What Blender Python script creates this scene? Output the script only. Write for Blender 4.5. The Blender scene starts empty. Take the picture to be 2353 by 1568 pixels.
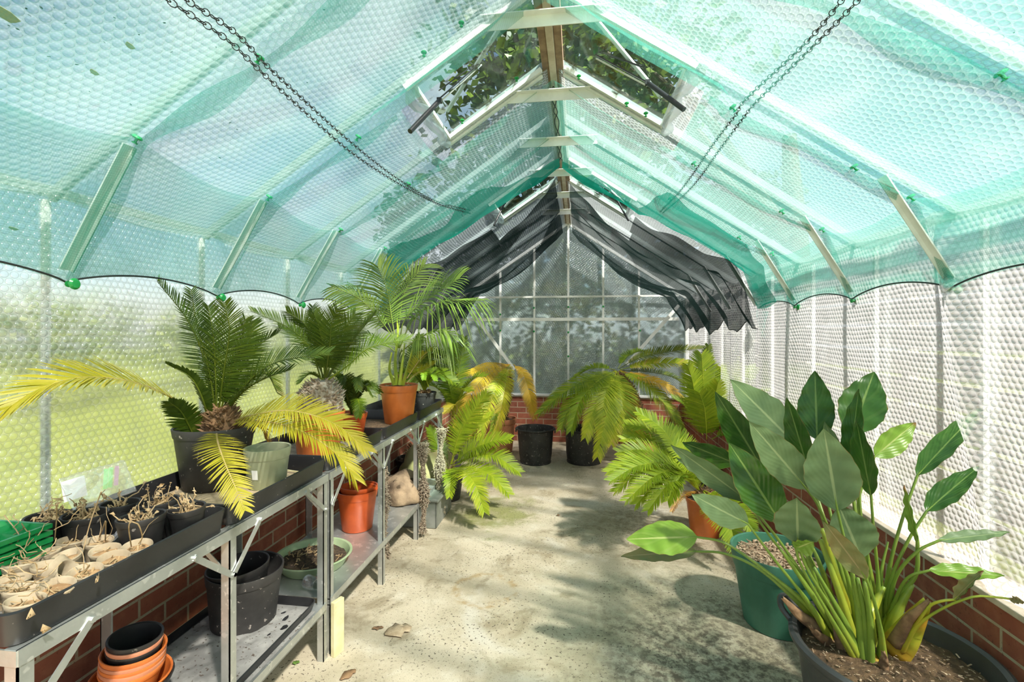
EXPO = 1.0
import bpy, math, random
from mathutils import Vector, Matrix, noise
from math import radians, sin, cos, pi, sqrt, tan, atan2
R = random.Random(7)
C = bpy.context.scene.collection
# ------------------------------------------------------------------ camera geometry (frame 2353 x 1568)
F, TH, HZ, CX, H = 1100.0, radians(7.9), 760.0, 1176.5, 1.44
CT, ST = cos(TH), sin(TH)
EYE = Vector((0, 0, H))
def ray(u, v):
    a = (u - CX) / F; b = (HZ - v) / F
    return Vector((a * CT - ST, a * ST + CT, b))
def P(u, v, d): return EYE + ray(u, v) * d
def onX(u, v, X): r = ray(u, v); return EYE + r * (X / r.x)
def onY(u, v, Y): r = ray(u, v); return EYE + r * (Y / r.y)
def onZ(u, v, Z): r = ray(u, v); return EYE + r * ((Z - H) / r.z)
Z3 = Vector((0, 0, 1))
# ------------------------------------------------------------------ mesh builder
class MB:
    def __init__(s): s.v = []; s.f = []; s.mi = []; s.tone = {}; s.uv = {}; s.m = 0
    def add(s, p, tone=None, uv=None):
        s.v.append(tuple(p)); i = len(s.v) - 1
        if tone is not None: s.tone[i] = tone
        if uv is not None: s.uv[i] = uv
        return i
    def face(s, *idx): s.f.append(idx); s.mi.append(s.m)
    def box(s, lo, hi, M=None):
        x0, y0, z0 = lo; x1, y1, z1 = hi
        c = [(x0,y0,z0),(x1,y0,z0),(x1,y1,z0),(x0,y1,z0),(x0,y0,z1),(x1,y0,z1),(x1,y1,z1),(x0,y1,z1)]
        if M is not None: c = [M @ Vector(p) for p in c]
        b = len(s.v); s.v += [tuple(p) for p in c]
        for q in ((0,3,2,1),(4,5,6,7),(0,1,5,4),(1,2,6,5),(2,3,7,6),(3,0,4,7)): s.face(*[b + k for k in q])
    def bar(s, p, q, w, t, up=Z3):
        """rectangular bar from p to q; w across (side), t along up"""
        p = Vector(p); q = Vector(q); T = (q - p).normalized()
        S = T.cross(Vector(up))
        if S.length < 1e-4: S = T.cross(Vector((1, 0, 0)))
        S.normalize(); U = S.cross(T)
        M = Matrix((( S.x, T.x, U.x, p.x), (S.y, T.y, U.y, p.y), (S.z, T.z, U.z, p.z), (0,0,0,1)))
        s.box((-w/2, 0, -t/2), (w/2, (q - p).length, t/2), M)
    def tube(s, pts, rad, n=8, cap=True, tone=None):
        pts = [Vector(p) for p in pts]; k = len(pts); N = None; rings = []
        for i, p in enumerate(pts):
            T = (pts[min(i+1, k-1)] - pts[max(i-1, 0)])
            if T.length < 1e-9: T = Vector((0,0,1))
            T.normalize()
            if N is None:
                N = T.cross(Vector((0.31, 0.2, 0.93)))
                if N.length < 1e-3: N = T.cross(Vector((1, 0, 0)))
            N = N - T * N.dot(T); N.normalize(); B = T.cross(N)
            r = rad[i] if isinstance(rad, (list, tuple)) else rad
            tn = tone[i] if isinstance(tone, (list, tuple)) else tone
            rings.append([s.add(p + (N * cos(2*pi*j/n) + B * sin(2*pi*j/n)) * r, tn) for j in range(n)])
        for a, b in zip(rings, rings[1:]):
            for j in range(n): s.face(a[j], a[(j+1) % n], b[(j+1) % n], b[j])
        if cap:
            s.face(*rings[0][::-1]); s.face(*rings[-1])
    def lathe(s, prof, M, n=32, close=False, jit=None):
        rings = []
        for r, z in prof:
            if r < 1e-6: rings.append([s.add(M @ Vector((0, 0, z)))])
            else:
                ring = []
                for j in range(n):
                    a = 2*pi*j/n; rr, zz = (r, z) if jit is None else jit(r, z, a)
                    ring.append(s.add(M @ Vector((rr*cos(a), rr*sin(a), zz))))
                rings.append(ring)
        for a, b in zip(rings, rings[1:]):
            if len(a) == 1 and len(b) == 1: continue
            for j in range(n):
                j2 = (j+1) % n
                if len(a) == 1: s.face(a[0], b[j2], b[j])
                elif len(b) == 1: s.face(a[j], a[j2], b[0])
                else: s.face(a[j], a[j2], b[j2], b[j])
    def build(s, name, mat, parent=None, smooth=True, auto=True, bevel=0, solid=0):
        me = bpy.data.meshes.new(name); off = wloc(parent) if parent else Vector((0,0,0))
        org = off
        if parent is None and s.v:
            lo = Vector([min(p[i] for p in s.v) for i in range(3)]); hi = Vector([max(p[i] for p in s.v) for i in range(3)])
            org = Vector(((lo.x+hi.x)/2, (lo.y+hi.y)/2, lo.z))
        me.from_pydata([(p[0]-org.x, p[1]-org.y, p[2]-org.z) for p in s.v], [], s.f)
        mats = mat if isinstance(mat, (list, tuple)) else [mat]
        for m in mats: me.materials.append(m)
        me.polygons.foreach_set('material_index', s.mi)
        me.polygons.foreach_set('use_smooth', [smooth] * len(me.polygons))
        if s.tone:
            at = me.attributes.new('tone', 'FLOAT', 'POINT')
            at.data.foreach_set('value', [s.tone.get(i, 0.3) for i in range(len(s.v))])
        if s.uv:
            uvl = me.uv_layers.new(name='UVMap')
            li = [0] * len(me.loops); me.loops.foreach_get('vertex_index', li)
            fl = []
            for i in li: fl += s.uv.get(i, (0, 0))
            uvl.data.foreach_set('uv', fl)
        if smooth and auto: me.set_sharp_from_angle(angle=radians(40))
        me.update()
        o = bpy.data.objects.new(name, me); C.objects.link(o)
        if parent: o.parent = parent
        else: o.location = org
        if bevel:
            b = o.modifiers.new('bev', 'BEVEL'); b.width = bevel; b.segments = 2; b.limit_method = 'ANGLE'
        if solid:
            b = o.modifiers.new('sol', 'SOLIDIFY'); b.thickness = solid
        return o
def wloc(o):
    v = Vector((0,0,0))
    while o is not None: v = v + o.location; o = o.parent
    return v
def tag(o, label=None, cat=None, group=None, kind=None):
    if label: o['label'] = label
    if cat: o['category'] = cat
    if group: o['group'] = group
    if kind: o['kind'] = kind
    return o
def thing(name, label, cat, loc, group=None, kind=None):
    o = bpy.data.objects.new(name, None); C.objects.link(o); o.location = loc; o.empty_display_size = .05
    return tag(o, label, cat, group, kind)
def copy_tree(o, parent=None):
    c = o.copy(); C.objects.link(c); c.parent = parent
    for ch in list(o.children): copy_tree(ch, c)
    return c
def spline(pts, n):
    pts = [Vector(p) for p in pts]
    if len(pts) == 2: return [pts[0].lerp(pts[1], i/n) for i in range(n+1)]
    q = [pts[0]*2 - pts[1]] + pts + [pts[-1]*2 - pts[-2]]
    segs = len(pts) - 1; out = []
    ln = [max((pts[i+1]-pts[i]).length, 1e-6) for i in range(segs)]; tot = sum(ln)
    for k in range(n+1):
        d = tot * k / n; i = 0
        while i < segs-1 and d > ln[i]: d -= ln[i]; i += 1
        t = min(d/ln[i], 1.0); a, b, c, e = q[i], q[i+1], q[i+2], q[i+3]
        out.append(0.5 * ((2*b) + (c-a)*t + (2*a-5*b+4*c-e)*t*t + (3*b-a-3*c+e)*t*t*t))
    return out
def TR(loc, tilt=0, az=0, spin=0):
    """matrix at loc, tilted by tilt degrees towards azimuth az (0 = +X)"""
    ax = Vector((-sin(radians(az)), cos(radians(az)), 0))
    return Matrix.Translation(loc) @ Matrix.Rotation(radians(tilt), 4, ax) @ Matrix.Rotation(radians(spin), 4, 'Z')
# ------------------------------------------------------------------ materials
def newmat(name):
    m = bpy.data.materials.new(name); m.use_nodes = True; nt = m.node_tree; nt.nodes.clear()
    out = nt.nodes.new('ShaderNodeOutputMaterial')
    return m, nt, out
class N:
    def __init__(s, nt): s.nt = nt
    def __call__(s, typ, props=None, **inp):
        n = s.nt.nodes.new('ShaderNode' + typ)
        for k, v in (props or {}).items(): setattr(n, k, v)
        for k, v in inp.items():
            key = int(k[1:]) if k[0] == 'i' and k[1:].isdigit() else k.replace('_', ' ')
            s.set(n.inputs[key], v)
        return n
    def set(s, sock, v):
        if isinstance(v, bpy.types.Node): s.nt.links.new(v.outputs[0], sock)
        elif isinstance(v, bpy.types.NodeSocket): s.nt.links.new(v, sock)
        else:
            if sock.type == 'RGBA' and len(v) == 3: v = (*v, 1)
            sock.default_value = v
    def math(s, op, a, b=None, c=None, clamp=False):
        n = s.nt.nodes.new('ShaderNodeMath'); n.operation = op; n.use_clamp = clamp
        for i, v in enumerate((a, b, c)):
            if v is not None: s.set(n.inputs[i], v)
        return n.outputs[0]
    def vmath(s, op, a, b=None):
        n = s.nt.nodes.new('ShaderNodeVectorMath'); n.operation = op; s.set(n.inputs[0], a)
        if b is not None: s.set(n.inputs[3 if op == 'SCALE' else 1], b)
        return n.outputs[1 if op in ('LENGTH', 'DISTANCE') else 0]
    def mix(s, fac, a, b):
        n = s.nt.nodes.new('ShaderNodeMix'); n.data_type = 'RGBA'
        s.set(n.inputs[0], fac); s.set(n.inputs[6], a); s.set(n.inputs[7], b); return n.outputs[2]
    def step(s, x, lo, hi, a=0.0, b=1.0):
        n = s.nt.nodes.new('ShaderNodeMapRange'); n.interpolation_type = 'SMOOTHSTEP'
        s.set(n.inputs[0], x)
        for i, v in enumerate((lo, hi, a, b)): n.inputs[i+1].default_value = v
        return n.outputs[0]
    def noise(s, scale, vec=None, detail=4, rough=.55, dist=0):
        n = s.nt.nodes.new('ShaderNodeTexNoise'); n.inputs['Scale'].default_value = scale
        n.inputs['Detail'].default_value = detail; n.inputs['Roughness'].default_value = rough; n.inputs['Distortion'].default_value = dist
        if vec is not None: s.set(n.inputs['Vector'], vec)
        return n.outputs[0]
def simple(name, c1, c2=None, rough=.5, metal=0, nscale=8, bump=0, bscale=60, spec=.5, trans=0, lo=.35, hi=.65, specks=None, coat=0):
    m, nt, out = newmat(name); n = N(nt)
    pos = n('NewGeometry').outputs['Position']
    b = n('BsdfPrincipled', Roughness=rough, Metallic=metal); b.inputs['Specular IOR Level'].default_value = spec
    b.inputs['Coat Weight'].default_value = coat
    if c2 is None: n.set(b.inputs['Base Color'], c1)
    else:
        col = n.mix(n.step(n.noise(nscale, pos), lo, hi), c1, c2)
        if specks is not None:
            col = n.mix(n.step(n.noise(specks[1], pos, 2), specks[2], specks[2] + .06), col, specks[0])
        n.set(b.inputs['Base Color'], col)
    if bump:
        bp = n('Bump', Strength=bump, Distance=.01); n.set(bp.inputs['Height'], n.noise(bscale, pos, 6)); n.set(b.inputs['Normal'], bp)
    if trans:
        t = n('BsdfTranslucent'); n.set(t.inputs[0], c1 if c2 is None else col)
        mx = n('MixShader', i0=trans, i1=b, i2=t); n.set(out.inputs[0], mx)
    else: n.set(out.inputs[0], b)
    return m
def leafmat(name, stops, rough=.45, trans=.35, sat=None):
    """frond leaflets: the stored per-leaflet tone picks from the natural colours of the leaf (green ... yellow ... dead tan)"""
    m, nt, out = newmat(name); n = N(nt)
    at = n('Attribute', dict(attribute_name='tone')).outputs['Fac']
    pos = n('NewGeometry').outputs['Position']
    f = n.math('ADD', at, n.math('MULTIPLY', n.math('SUBTRACT', n.noise(14, pos, 3), .5), .5), clamp=True)
    cr = n('ValToRGB'); n.set(cr.inputs[0], f); el = cr.color_ramp.elements
    el[0].position, el[0].color = stops[0][0], (*stops[0][1], 1); el[1].position, el[1].color = stops[-1][0], (*stops[-1][1], 1)
    for p, c in stops[1:-1]: e = el.new(p); e.color = (*c, 1)
    b = n('BsdfPrincipled', Roughness=rough, Base_Color=cr.outputs[0]); t = n('BsdfTranslucent', i0=cr.outputs[0])
    n.set(out.inputs[0], n('MixShader', i0=trans, i1=b, i2=t))
    return m
def hexd(n, uv, pitch):
    q = n.vmath('SCALE', uv, 1.0 / pitch); r3 = sqrt(3)
    ds = []
    for off in ((0, 0, 0), (.5, r3/2, 0)):
        a = n.vmath('DIVIDE', n.vmath('ADD', q, off), (1, r3, 1))
        fr = n.vmath('SUBTRACT', n.vmath('FRACTION', a), (.5, .5, 0))
        ds.append(n.vmath('LENGTH', n.vmath('MULTIPLY', fr, (1, r3, 0))))
    return n.math('MINIMUM', ds[0], ds[1])
def bubblemat(name, tint, alpha, ringa, gloss=.3, pitch=.0245, clear=(.97,.98,.98), rough=.12, wr=.12, blur=.40):
    m, nt, out = newmat(name); n = N(nt)
    uv = n('UVMap').outputs[0]; pos = n('NewGeometry').outputs['Position']
    jit = n.vmath('SCALE', n.vmath('SUBTRACT', n('TexNoise', Scale=2.5, Vector=pos).outputs['Color'], (.5,.5,.5)), .03)
    d = hexd(n, n.vmath('ADD', uv, jit), pitch)
    hgt = n.math('SQRT', n.math('MAXIMUM', n.math('SUBTRACT', 1.0, n.math('POWER', n.math('DIVIDE', d, .44), 2.0)), 0.0))
    ring = n.math('SUBTRACT', n.step(d, .33, .43), n.step(d, .45, .50))
    web = n.step(d, .44, .48)
    cr = n.step(n.noise(5, pos, 5, .6, 1.2), .45, .72)
    al = n.math('ADD', n.math('ADD', n.math('ADD', alpha, n.math('MULTIPLY', ring, ringa)), n.math('MULTIPLY', web, ringa * .35)), n.math('MULTIPLY', cr, wr), clamp=True)
    bp = n('Bump', Strength=.8, Distance=.012); n.set(bp.inputs['Height'], hgt)
    bp2 = n('Bump', Strength=.35, Distance=.03, Normal=bp); n.set(bp2.inputs['Height'], n.noise(9, pos, 3))
    di = n('BsdfDiffuse', Color=tint, Normal=bp2); tr = n('BsdfTranslucent', Color=tint, Normal=bp2)
    gl = n('BsdfGlossy', Color=(1,1,1), Roughness=rough, Normal=bp2)
    body = n('MixShader', i0=.6, i1=di, i2=tr); body = n('MixShader', i0=gloss, i1=body, i2=gl)
    tp = n('BsdfTransparent', Color=clear)
    rf = n('BsdfRefraction', Color=clear, Roughness=.30, IOR=1.10)
    tp = n('MixShader', i0=blur, i1=tp, i2=rf)
    n.set(out.inputs[0], n('MixShader', i0=al, i1=tp, i2=body))
    return m
def netmat(name, col, alpha, back=.5, weave=.25, wscale=260, clear=(1,1,1), att=False):
    m, nt, out = newmat(name); n = N(nt)
    uv = n('UVMap').outputs[0]; sp = n('SeparateXYZ', i0=uv); pos = n('NewGeometry').outputs['Position']
    wx = n.math('SINE', n.math('MULTIPLY', sp.outputs[0], wscale * 2 * pi / 2)); wy = n.math('SINE', n.math('MULTIPLY', sp.outputs[1], wscale * 2 * pi / 2))
    w = n.math('MULTIPLY', n.math('MAXIMUM', wx, wy), weave)
    al = n.math('ADD', n.math('ADD', alpha, w), n.math('MULTIPLY', n.math('SUBTRACT', n.noise(3.5, pos, 3), .5), .12), clamp=True)
    if att: al = n.math('ADD', al, n.math('MULTIPLY', n('Attribute', dict(attribute_name='tone')).outputs['Fac'], -.32), clamp=True)
    di = n('BsdfDiffuse', Color=col); tr = n('BsdfTranslucent', Color=col)
    n.set(out.inputs[0], n('MixShader', i0=al, i1=n('BsdfTransparent', Color=clear), i2=n('MixShader', i0=back, i1=di, i2=tr)))
    return m
def clearmat(name, tint, alpha, body=(.9,.9,.9), rough=.1, dirt=None):
    m, nt, out = newmat(name); n = N(nt)
    gl = n('BsdfGlossy', Color=(1,1,1), Roughness=rough); tp = n('BsdfTransparent', Color=tint)
    di = n('BsdfDiffuse', Color=body)
    bm = n('MixShader', i0=.6, i1=di, i2=gl)
    al = alpha
    if dirt:
        pos = n('NewGeometry').outputs['Position']
        f = n.step(n.noise(dirt[0], pos, 6, .7), dirt[1], dirt[1] + .1)
        dd = n('BsdfDiffuse', Color=dirt[2])
        sh = n('MixShader', i0=al, i1=tp, i2=bm)
        n.set(out.inputs[0], n('MixShader', i0=n.math('MULTIPLY', f, dirt[3]), i1=sh, i2=dd)); return m
    n.set(out.inputs[0], n('MixShader', i0=al, i1=tp, i2=bm))
    return m
def brickmat():
    m, nt, out = newmat('red brick'); n = N(nt)
    uv = n('UVMap').outputs[0]; pos = n('NewGeometry').outputs['Position']
    br = n('TexBrick', dict(offset=.5), Vector=uv, Color1=(.30,.085,.045), Color2=(.215,.062,.036), Mortar=(.40,.34,.23), Scale=1.0)
    br.inputs['Brick Width'].default_value = .225; br.inputs['Row Height'].default_value = .0733; br.inputs['Mortar Size'].default_value = .0055
    br.inputs['Mortar Smooth'].default_value = .15; br.inputs['Bias'].default_value = 0
    col = n.mix(n.step(n.noise(16, pos, 6), .4, .75, 0, .45), br.outputs[0], (.42,.17,.09))
    col = n.mix(n.step(n.noise(90, pos, 3), .62, .7, 0, .6), col, (.1,.035,.02))
    b = n('BsdfPrincipled', Roughness=.85, Base_Color=col)
    hb = n.math('SUBTRACT', n.math('MULTIPLY', n.noise(80, pos, 5), .25), br.outputs['Fac'])
    bp = n('Bump', Strength=.6, Distance=.006); n.set(bp.inputs['Height'], hb); n.set(b.inputs['Normal'], bp)
    n.set(out.inputs[0], b); return m
def floormat():
    m, nt, out = newmat('stained concrete'); n = N(nt)
    pos = n('NewGeometry').outputs['Position']
    col = n.mix(n.step(n.noise(2.2, pos, 6, .6, .4), .35, .7), (.58,.51,.38), (.40,.34,.23))
    col = n.mix(n.step(n.noise(7, pos, 6, .65), .5, .75, 0, .7), col, (.68,.63,.51))
    # pale limescale patches
    col = n.mix(n.step(n.noise(1.6, n.vmath('ADD', pos, (4,2,0)), 4, .6, .8), .55, .7, 0, .6), col, (.64,.61,.53))
    # grey green algae film, and the dirt around the right hand pots
    def blob(c, r0, r1):
        dv = n.vmath('SUBTRACT', pos, c); ln = n.vmath('LENGTH', n.vmath('MULTIPLY', dv, (1, .75, 0)))
        return n.step(n.math('ADD', ln, n.math('MULTIPLY', n.math('SUBTRACT', n.noise(4.5, pos, 6, .65), .5), 1.1)), r0, r1, 1, 0)
    dirt = blob((.60, 2.05, 0), .12, .80); alg = blob((.35, 2.1, 0), .2, 1.0); alg2 = blob((-.62, 3.75, 0), .05, .35); d3 = blob((.55, 3.6, 0), .1, .7)
    col = n.mix(n.step(n.noise(3.4, n.vmath('ADD', pos, (1,7,0)), 8, .7, .6), .50, .68, 0, .85), col, (.27,.22,.135))
    col = n.mix(n.math('MULTIPLY', alg, .68), col, (.27,.27,.17))
    br = n.step(n.noise(26, pos, 6, .7), .40, .60)
    col = n.mix(n.math('MULTIPLY', n.math('MULTIPLY', dirt, br), .92), col, (.085,.07,.045))
    col = n.mix(n.math('MULTIPLY', alg2, .8), col, (.22,.24,.06))
    col = n.mix(n.math('MULTIPLY', n.math('MULTIPLY', d3, br), .5), col, (.16,.13,.07))
    # a rust ring left by a pot
    dv = n.vmath('LENGTH', n.vmath('MULTIPLY', n.vmath('SUBTRACT', n.vmath('ADD', pos, n.vmath('SCALE', n('TexNoise', Scale=9.0, Vector=pos).outputs['Color'], .05)), (-.49, 2.64, 0)), (1, 1, 0)))
    rg = n.math('SUBTRACT', n.step(dv, .12, .16), n.step(dv, .165, .20))
    col = n.mix(n.math('MULTIPLY', n.math('MULTIPLY', rg, n.step(n.noise(18, pos, 5), .4, .6)), .75), col, (.36,.25,.11))
    # crumbs of compost
    sp = n.step(n.noise(70, pos, 3, .6), .60, .64); dens = n.step(n.noise(2.5, n.vmath('ADD', pos, (9,0,0)), 4), .38, .62, .25, 1)
    col = n.mix(n.math('MULTIPLY', sp, dens), col, (.06,.045,.03))
    sp2 = n.step(n.noise(190, pos, 2, .5), .645, .69)
    col = n.mix(n.math('MULTIPLY', sp2, .8), col, (.09,.07,.045))
    b = n('BsdfPrincipled', Roughness=.75, Base_Color=col)
    bp = n('Bump', Strength=.35, Distance=.01); n.set(bp.inputs['Height'], n.noise(30, pos, 8, .65)); n.set(b.inputs['Normal'], bp)
    n.set(out.inputs[0], b); return m
def bladematerial(name, c1, c2, rib, rough, trans, vv=.10, vb=.12):
    m, nt, out = newmat(name); n = N(nt)
    uv = n('SeparateXYZ', i0=n('UVMap').outputs[0]); pos = n('NewGeometry').outputs['Position']
    ax = n.math('ABSOLUTE', uv.outputs[0])
    vein = n.math('SINE', n.math('MULTIPLY', n.math('SUBTRACT', uv.outputs[1], n.math('MULTIPLY', ax, .12)), 230.0))
    vein2 = n.math('SINE', n.math('MULTIPLY', n.math('SUBTRACT', uv.outputs[1], n.math('MULTIPLY', ax, .12)), 60.0))
    col = n.mix(n.step(n.noise(9, pos, 4), .3, .7), c1, c2)
    col = n.mix(n.step(vein2, .55, 1.0, 0, vv), col, rib)
    col = n.mix(n.step(ax, .03, .075, .85, 0), col, rib)
    edge = n.step(n.math('ADD', ax, n.math('MULTIPLY', n.noise(40, pos, 3), .12)), 1.02, 1.08, 0, .8)
    col = n.mix(edge, col, (.30,.16,.05))
    at = n('Attribute', dict(attribute_name='tone')).outputs['Fac']
    col = n.mix(n.step(n.math('ADD', at, n.math('MULTIPLY', n.noise(11, pos, 3), .4)), .75, 1.0, 0, .9), col, (.34,.16,.07))
    b = n('BsdfPrincipled', Roughness=rough, Base_Color=col)
    bp = n('Bump', Strength=vb, Distance=.003); n.set(bp.inputs['Height'], n.math('ADD', vein, vein2)); n.set(b.inputs['Normal'], bp)
    t = n('BsdfTranslucent', Color=col)
    n.set(out.inputs[0], n('MixShader', i0=trans, i1=b, i2=t)); return m
M_ = {}
def mk():
    g = M_
    g['brick'] = brickmat(); g['floor'] = floormat()
    g['alu'] = simple('galvanised aluminium', (.62,.64,.62), (.50,.52,.50), .42, .75, 9, .08, 70, specks=((.75,.76,.74), 30, .6))
    g['white_alu'] = simple('white aluminium bar', (.76,.78,.76), (.66,.68,.66), .4, .08, 12)
    g['timber'] = simple('weathered ridge timber', (.30,.21,.13), (.20,.13,.08), .7, 0, 20, .2)
    g['cream'] = simple('cream painted sill', (.56,.49,.39), (.44,.37,.28), .65, 0, 14, .15, 50)
    g['bub_left'] = bubblemat('clear bubble wrap on the left wall', (.58,.62,.60), .36, .26, .30, blur=.75)
    g['bub_right'] = bubblemat('milky bubble wrap on the right wall', (.53,.53,.54), .58, .22, .28)
    g['bub_roof_l'] = bubblemat('bubble wrap under the roof', (.46,.55,.58), .34, .26, .36, .026, blur=.3)
    g['bub_roof_r'] = bubblemat('bubble wrap under the sunny roof', (.43,.48,.48), .42, .30, .36, .026, blur=.2)
    g['bub_gable'] = bubblemat('bubble wrap on the gable', (.52,.66,.70), .50, .20, .30, .0245, (.66,.78,.80), blur=.9)
    g['net'] = netmat('green shade net', (.12,.50,.40), .29, .6, .10)
    g['net_fold'] = netmat('folded green shade net', (.010,.27,.20), .74, .5, .08)
    g['bar'] = simple('dull roof glazing bar', (.30,.36,.35), (.22,.27,.26), .5, .4, 12)
    g['net_thin'] = netmat('single layer of black shade net', (.03,.045,.045), .52, .4, .10, 200)
    g['net_seam'] = netmat('gathered seam of green net', (.03,.42,.32), .34, .6, .10)
    g['net_black'] = netmat('black shade net', (.012,.024,.022), .92, .4, .08, 200, att=True)
    g['cord'] = simple('black cord', (.02,.025,.025), rough=.7)
    g['clip'] = simple('green clip plastic', (.02,.30,.07), (.03,.42,.12), .3, 0, 40, trans=.2)
    g['blackpl'] = simple('black plastic', (.012,.012,.012), (.024,.022,.021), .45, 0, 10, .05, 40, specks=((.20,.18,.16), 55, .70))
    g['blackdust'] = simple('dusty black plastic', (.018,.017,.0165), (.042,.039,.037), .55, 0, 7, .06, 40, specks=((.35,.31,.27), 60, .66))
    g['tray'] = simple('tray plastic', (.011,.011,.012), (.022,.022,.023), .38, 0, 6, .03, 30, specks=((.25,.23,.21), 70, .71))
    g['tub'] = simple('grey black tub', (.038,.041,.042), (.060,.064,.066), .42, 0, 5, .04, 60)
    g['terra'] = simple('orange plastic pot', (.62,.17,.035), (.52,.13,.025), .38, 0, 8, .02, 40)
    g['terra2'] = simple('red orange plastic pot', (.66,.115,.025), (.55,.09,.02), .3, 0, 8, .02, 40)
    g['clay'] = simple('clay pot', (.55,.22,.11), (.46,.17,.08), .8, 0, 14, .1, 60)
    g['palerim'] = simple('pale terracotta plastic', (.62,.26,.15), (.50,.19,.10), .45, 0, 10)
    g['olive'] = simple('olive green plastic pot', (.36,.39,.24), (.42,.44,.29), .5, 0, 8)
    g['dish'] = simple('pale green plastic dish', (.33,.44,.24), (.42,.50,.30), .5, 0, 9)
    g['greenpot'] = simple('green plastic pot', (.030,.135,.080), (.048,.18,.115), .5, 0, 6, .05, 50)
    g['soil'] = simple('dark compost', (.035,.022,.014), (.10,.065,.035), .95, 0, 60, .9, 90, specks=((.32,.24,.15), 110, .66))
    g['soilb'] = simple('brown compost', (.070,.042,.020), (.135,.083,.040), .95, 0, 40, .9, 80, specks=((.45,.36,.25), 120, .67))
    g['grit'] = simple('gritty tray dirt', (.20,.18,.14), (.33,.29,.22), .95, 0, 30, .7, 90, specks=((.06,.045,.03), 80, .62))
    g['greyfelt'] = simple('dusty capillary matting', (.34,.33,.31), (.20,.195,.185), .95, 0, 9, .3, 60, specks=((.08,.06,.045), 70, .62))
    g['husk'] = simple('tan husks', (.40,.25,.12), (.26,.15,.07), .95, 0, 60, .6, 90)
    g['sand'] = simple('sandy dirt', (.52,.41,.27), (.38,.29,.18), .95, 0, 25, .6, 80)
    g['peat'] = simple('fibre pot', (.47,.38,.26), (.37,.29,.19), .95, 0, 26, .12, 90)
    g['dry'] = simple('dried stems', (.58,.42,.24), (.40,.27,.13), .9, 0, 20, trans=.15)
    g['cell'] = simple('green cell tray plastic', (.01,.33,.08), (.02,.45,.13), .18, 0, 10, trans=.35, coat=.4)
    g['clear'] = clearmat('clear plastic', (.96,.97,.97), .22)
    g['glass'] = clearmat('jar glass', (.93,.96,.95), .28, rough=.03)
    g['pane'] = clearmat('mossy vent glass', (.78,.86,.84), .10, (.5,.55,.52), .05, (7, .56, (.12,.11,.04), .75))
    g['white'] = simple('white label', (.85,.85,.82), rough=.5)
    g['lime'] = simple('lime label', (.35,.85,.20), rough=.5); g['pink'] = simple('pink label', (.75,.45,.60), rough=.5)
    g['foil'] = simple('foil', (.75,.76,.78), (.6,.6,.62), .25, .9, 30, .5, 40)
    g['trunk'] = simple('cycad trunk scales', (.17,.095,.045), (.34,.20,.10), .9, 0, 30, .8, 60)
    g['wool'] = simple('woolly cycad trunk', (.55,.48,.40), (.34,.25,.17), .95, 0, 40, .6, 70)
    g['wood'] = simple('bare softwood', (.72,.66,.40), (.62,.55,.30), .7, 0, 14, .1)
    g['stone'] = simple('tan stone', (.40,.29,.18), (.17,.12,.075), .9, 0, 9, .7, 30, specks=((.08,.055,.03), 14, .60))
    g['slab'] = simple('olive mossy stone', (.33,.29,.13), (.25,.23,.09), .8, 0, 6, .2, 30)
    g['moss'] = simple('dry hanging moss', (.44,.37,.27), (.24,.18,.12), .95, 0, 60, trans=.15)
    g['mossl'] = simple('pale hanging moss', (.50,.43,.31), (.34,.28,.19), .95, 0, 60, trans=.15)
    g['tank'] = simple('old grey plastic box', (.16,.18,.15), (.27,.28,.25), .5, 0, 9, .05)
    g['mulch'] = simple('bark mulch', (.52,.40,.27), (.22,.14,.08), .9, 0, 60, .4, 60)
    g['black'] = simple('black metal', (.018,.018,.02), rough=.35, spec=.6)
    g['deadleaf'] = simple('dead brown leaf', (.22,.13,.07), (.36,.22,.11), .8, 0, 30, trans=.15)
    g['smallleaf'] = simple('small green leaf', (.12,.22,.04), rough=.6)
    # leaves
    g['dark'] = leafmat('dark cycad leaflets', [(0, (.030,.066,.004)), (.45, (.072,.125,.007)), (.8, (.17,.20,.015)), (1, (.42,.28,.09))])
    g['mid'] = leafmat('mid green cycad leaflets', [(0, (.075,.165,.010)), (.5, (.215,.330,.016)), (.85, (.46,.48,.03)), (1, (.56,.40,.12))])
    g['limef'] = leafmat('lime cycad leaflets', [(0, (.165,.285,.012)), (.5, (.360,.455,.020)), (.85, (.66,.66,.05)), (1, (.66,.50,.15))])
    g['yellow'] = leafmat('yellow cycad leaflets', [(0, (.28,.30,.014)), (.5, (.48,.42,.024)), (.85, (.56,.47,.08)), (1, (.66,.50,.26))])
    g['orange'] = leafmat('withered orange cycad leaflets', [(0, (.45,.34,.02)), (.45, (.66,.42,.035)), (.8, (.68,.36,.08)), (1, (.55,.28,.10))])
    g['palm'] = leafmat('pale palm leaflets', [(0, (.10,.18,.025)), (.5, (.25,.33,.055)), (1, (.46,.48,.12))])
    g['tree'] = leafmat('tree leaves', [(0, (.008,.022,.004)), (.5, (.030,.065,.008)), (1, (.16,.22,.02))], trans=.4)
    g['hedge_dark'] = leafmat('dark hedge leaves', [(0, (.008,.018,.008)), (.6, (.018,.034,.014)), (1, (.035,.055,.02))], rough=.9)
    g['bark'] = simple('tree bark', (.10,.075,.05), (.06,.045,.03), .9, 0, 8, .4)
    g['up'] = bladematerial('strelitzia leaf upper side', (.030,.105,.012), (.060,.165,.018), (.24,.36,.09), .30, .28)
    g['upl'] = bladematerial('strelitzia leaf upper side painted sunlit', (.17,.33,.03), (.25,.42,.05), (.55,.62,.22), .35, .30)  # brighter copy of the upper side, sunlight put into its colour
    g['un'] = bladematerial('strelitzia leaf underside', (.125,.215,.090), (.185,.285,.120), (.36,.45,.22), .48, .28, .05, .06)
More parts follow.
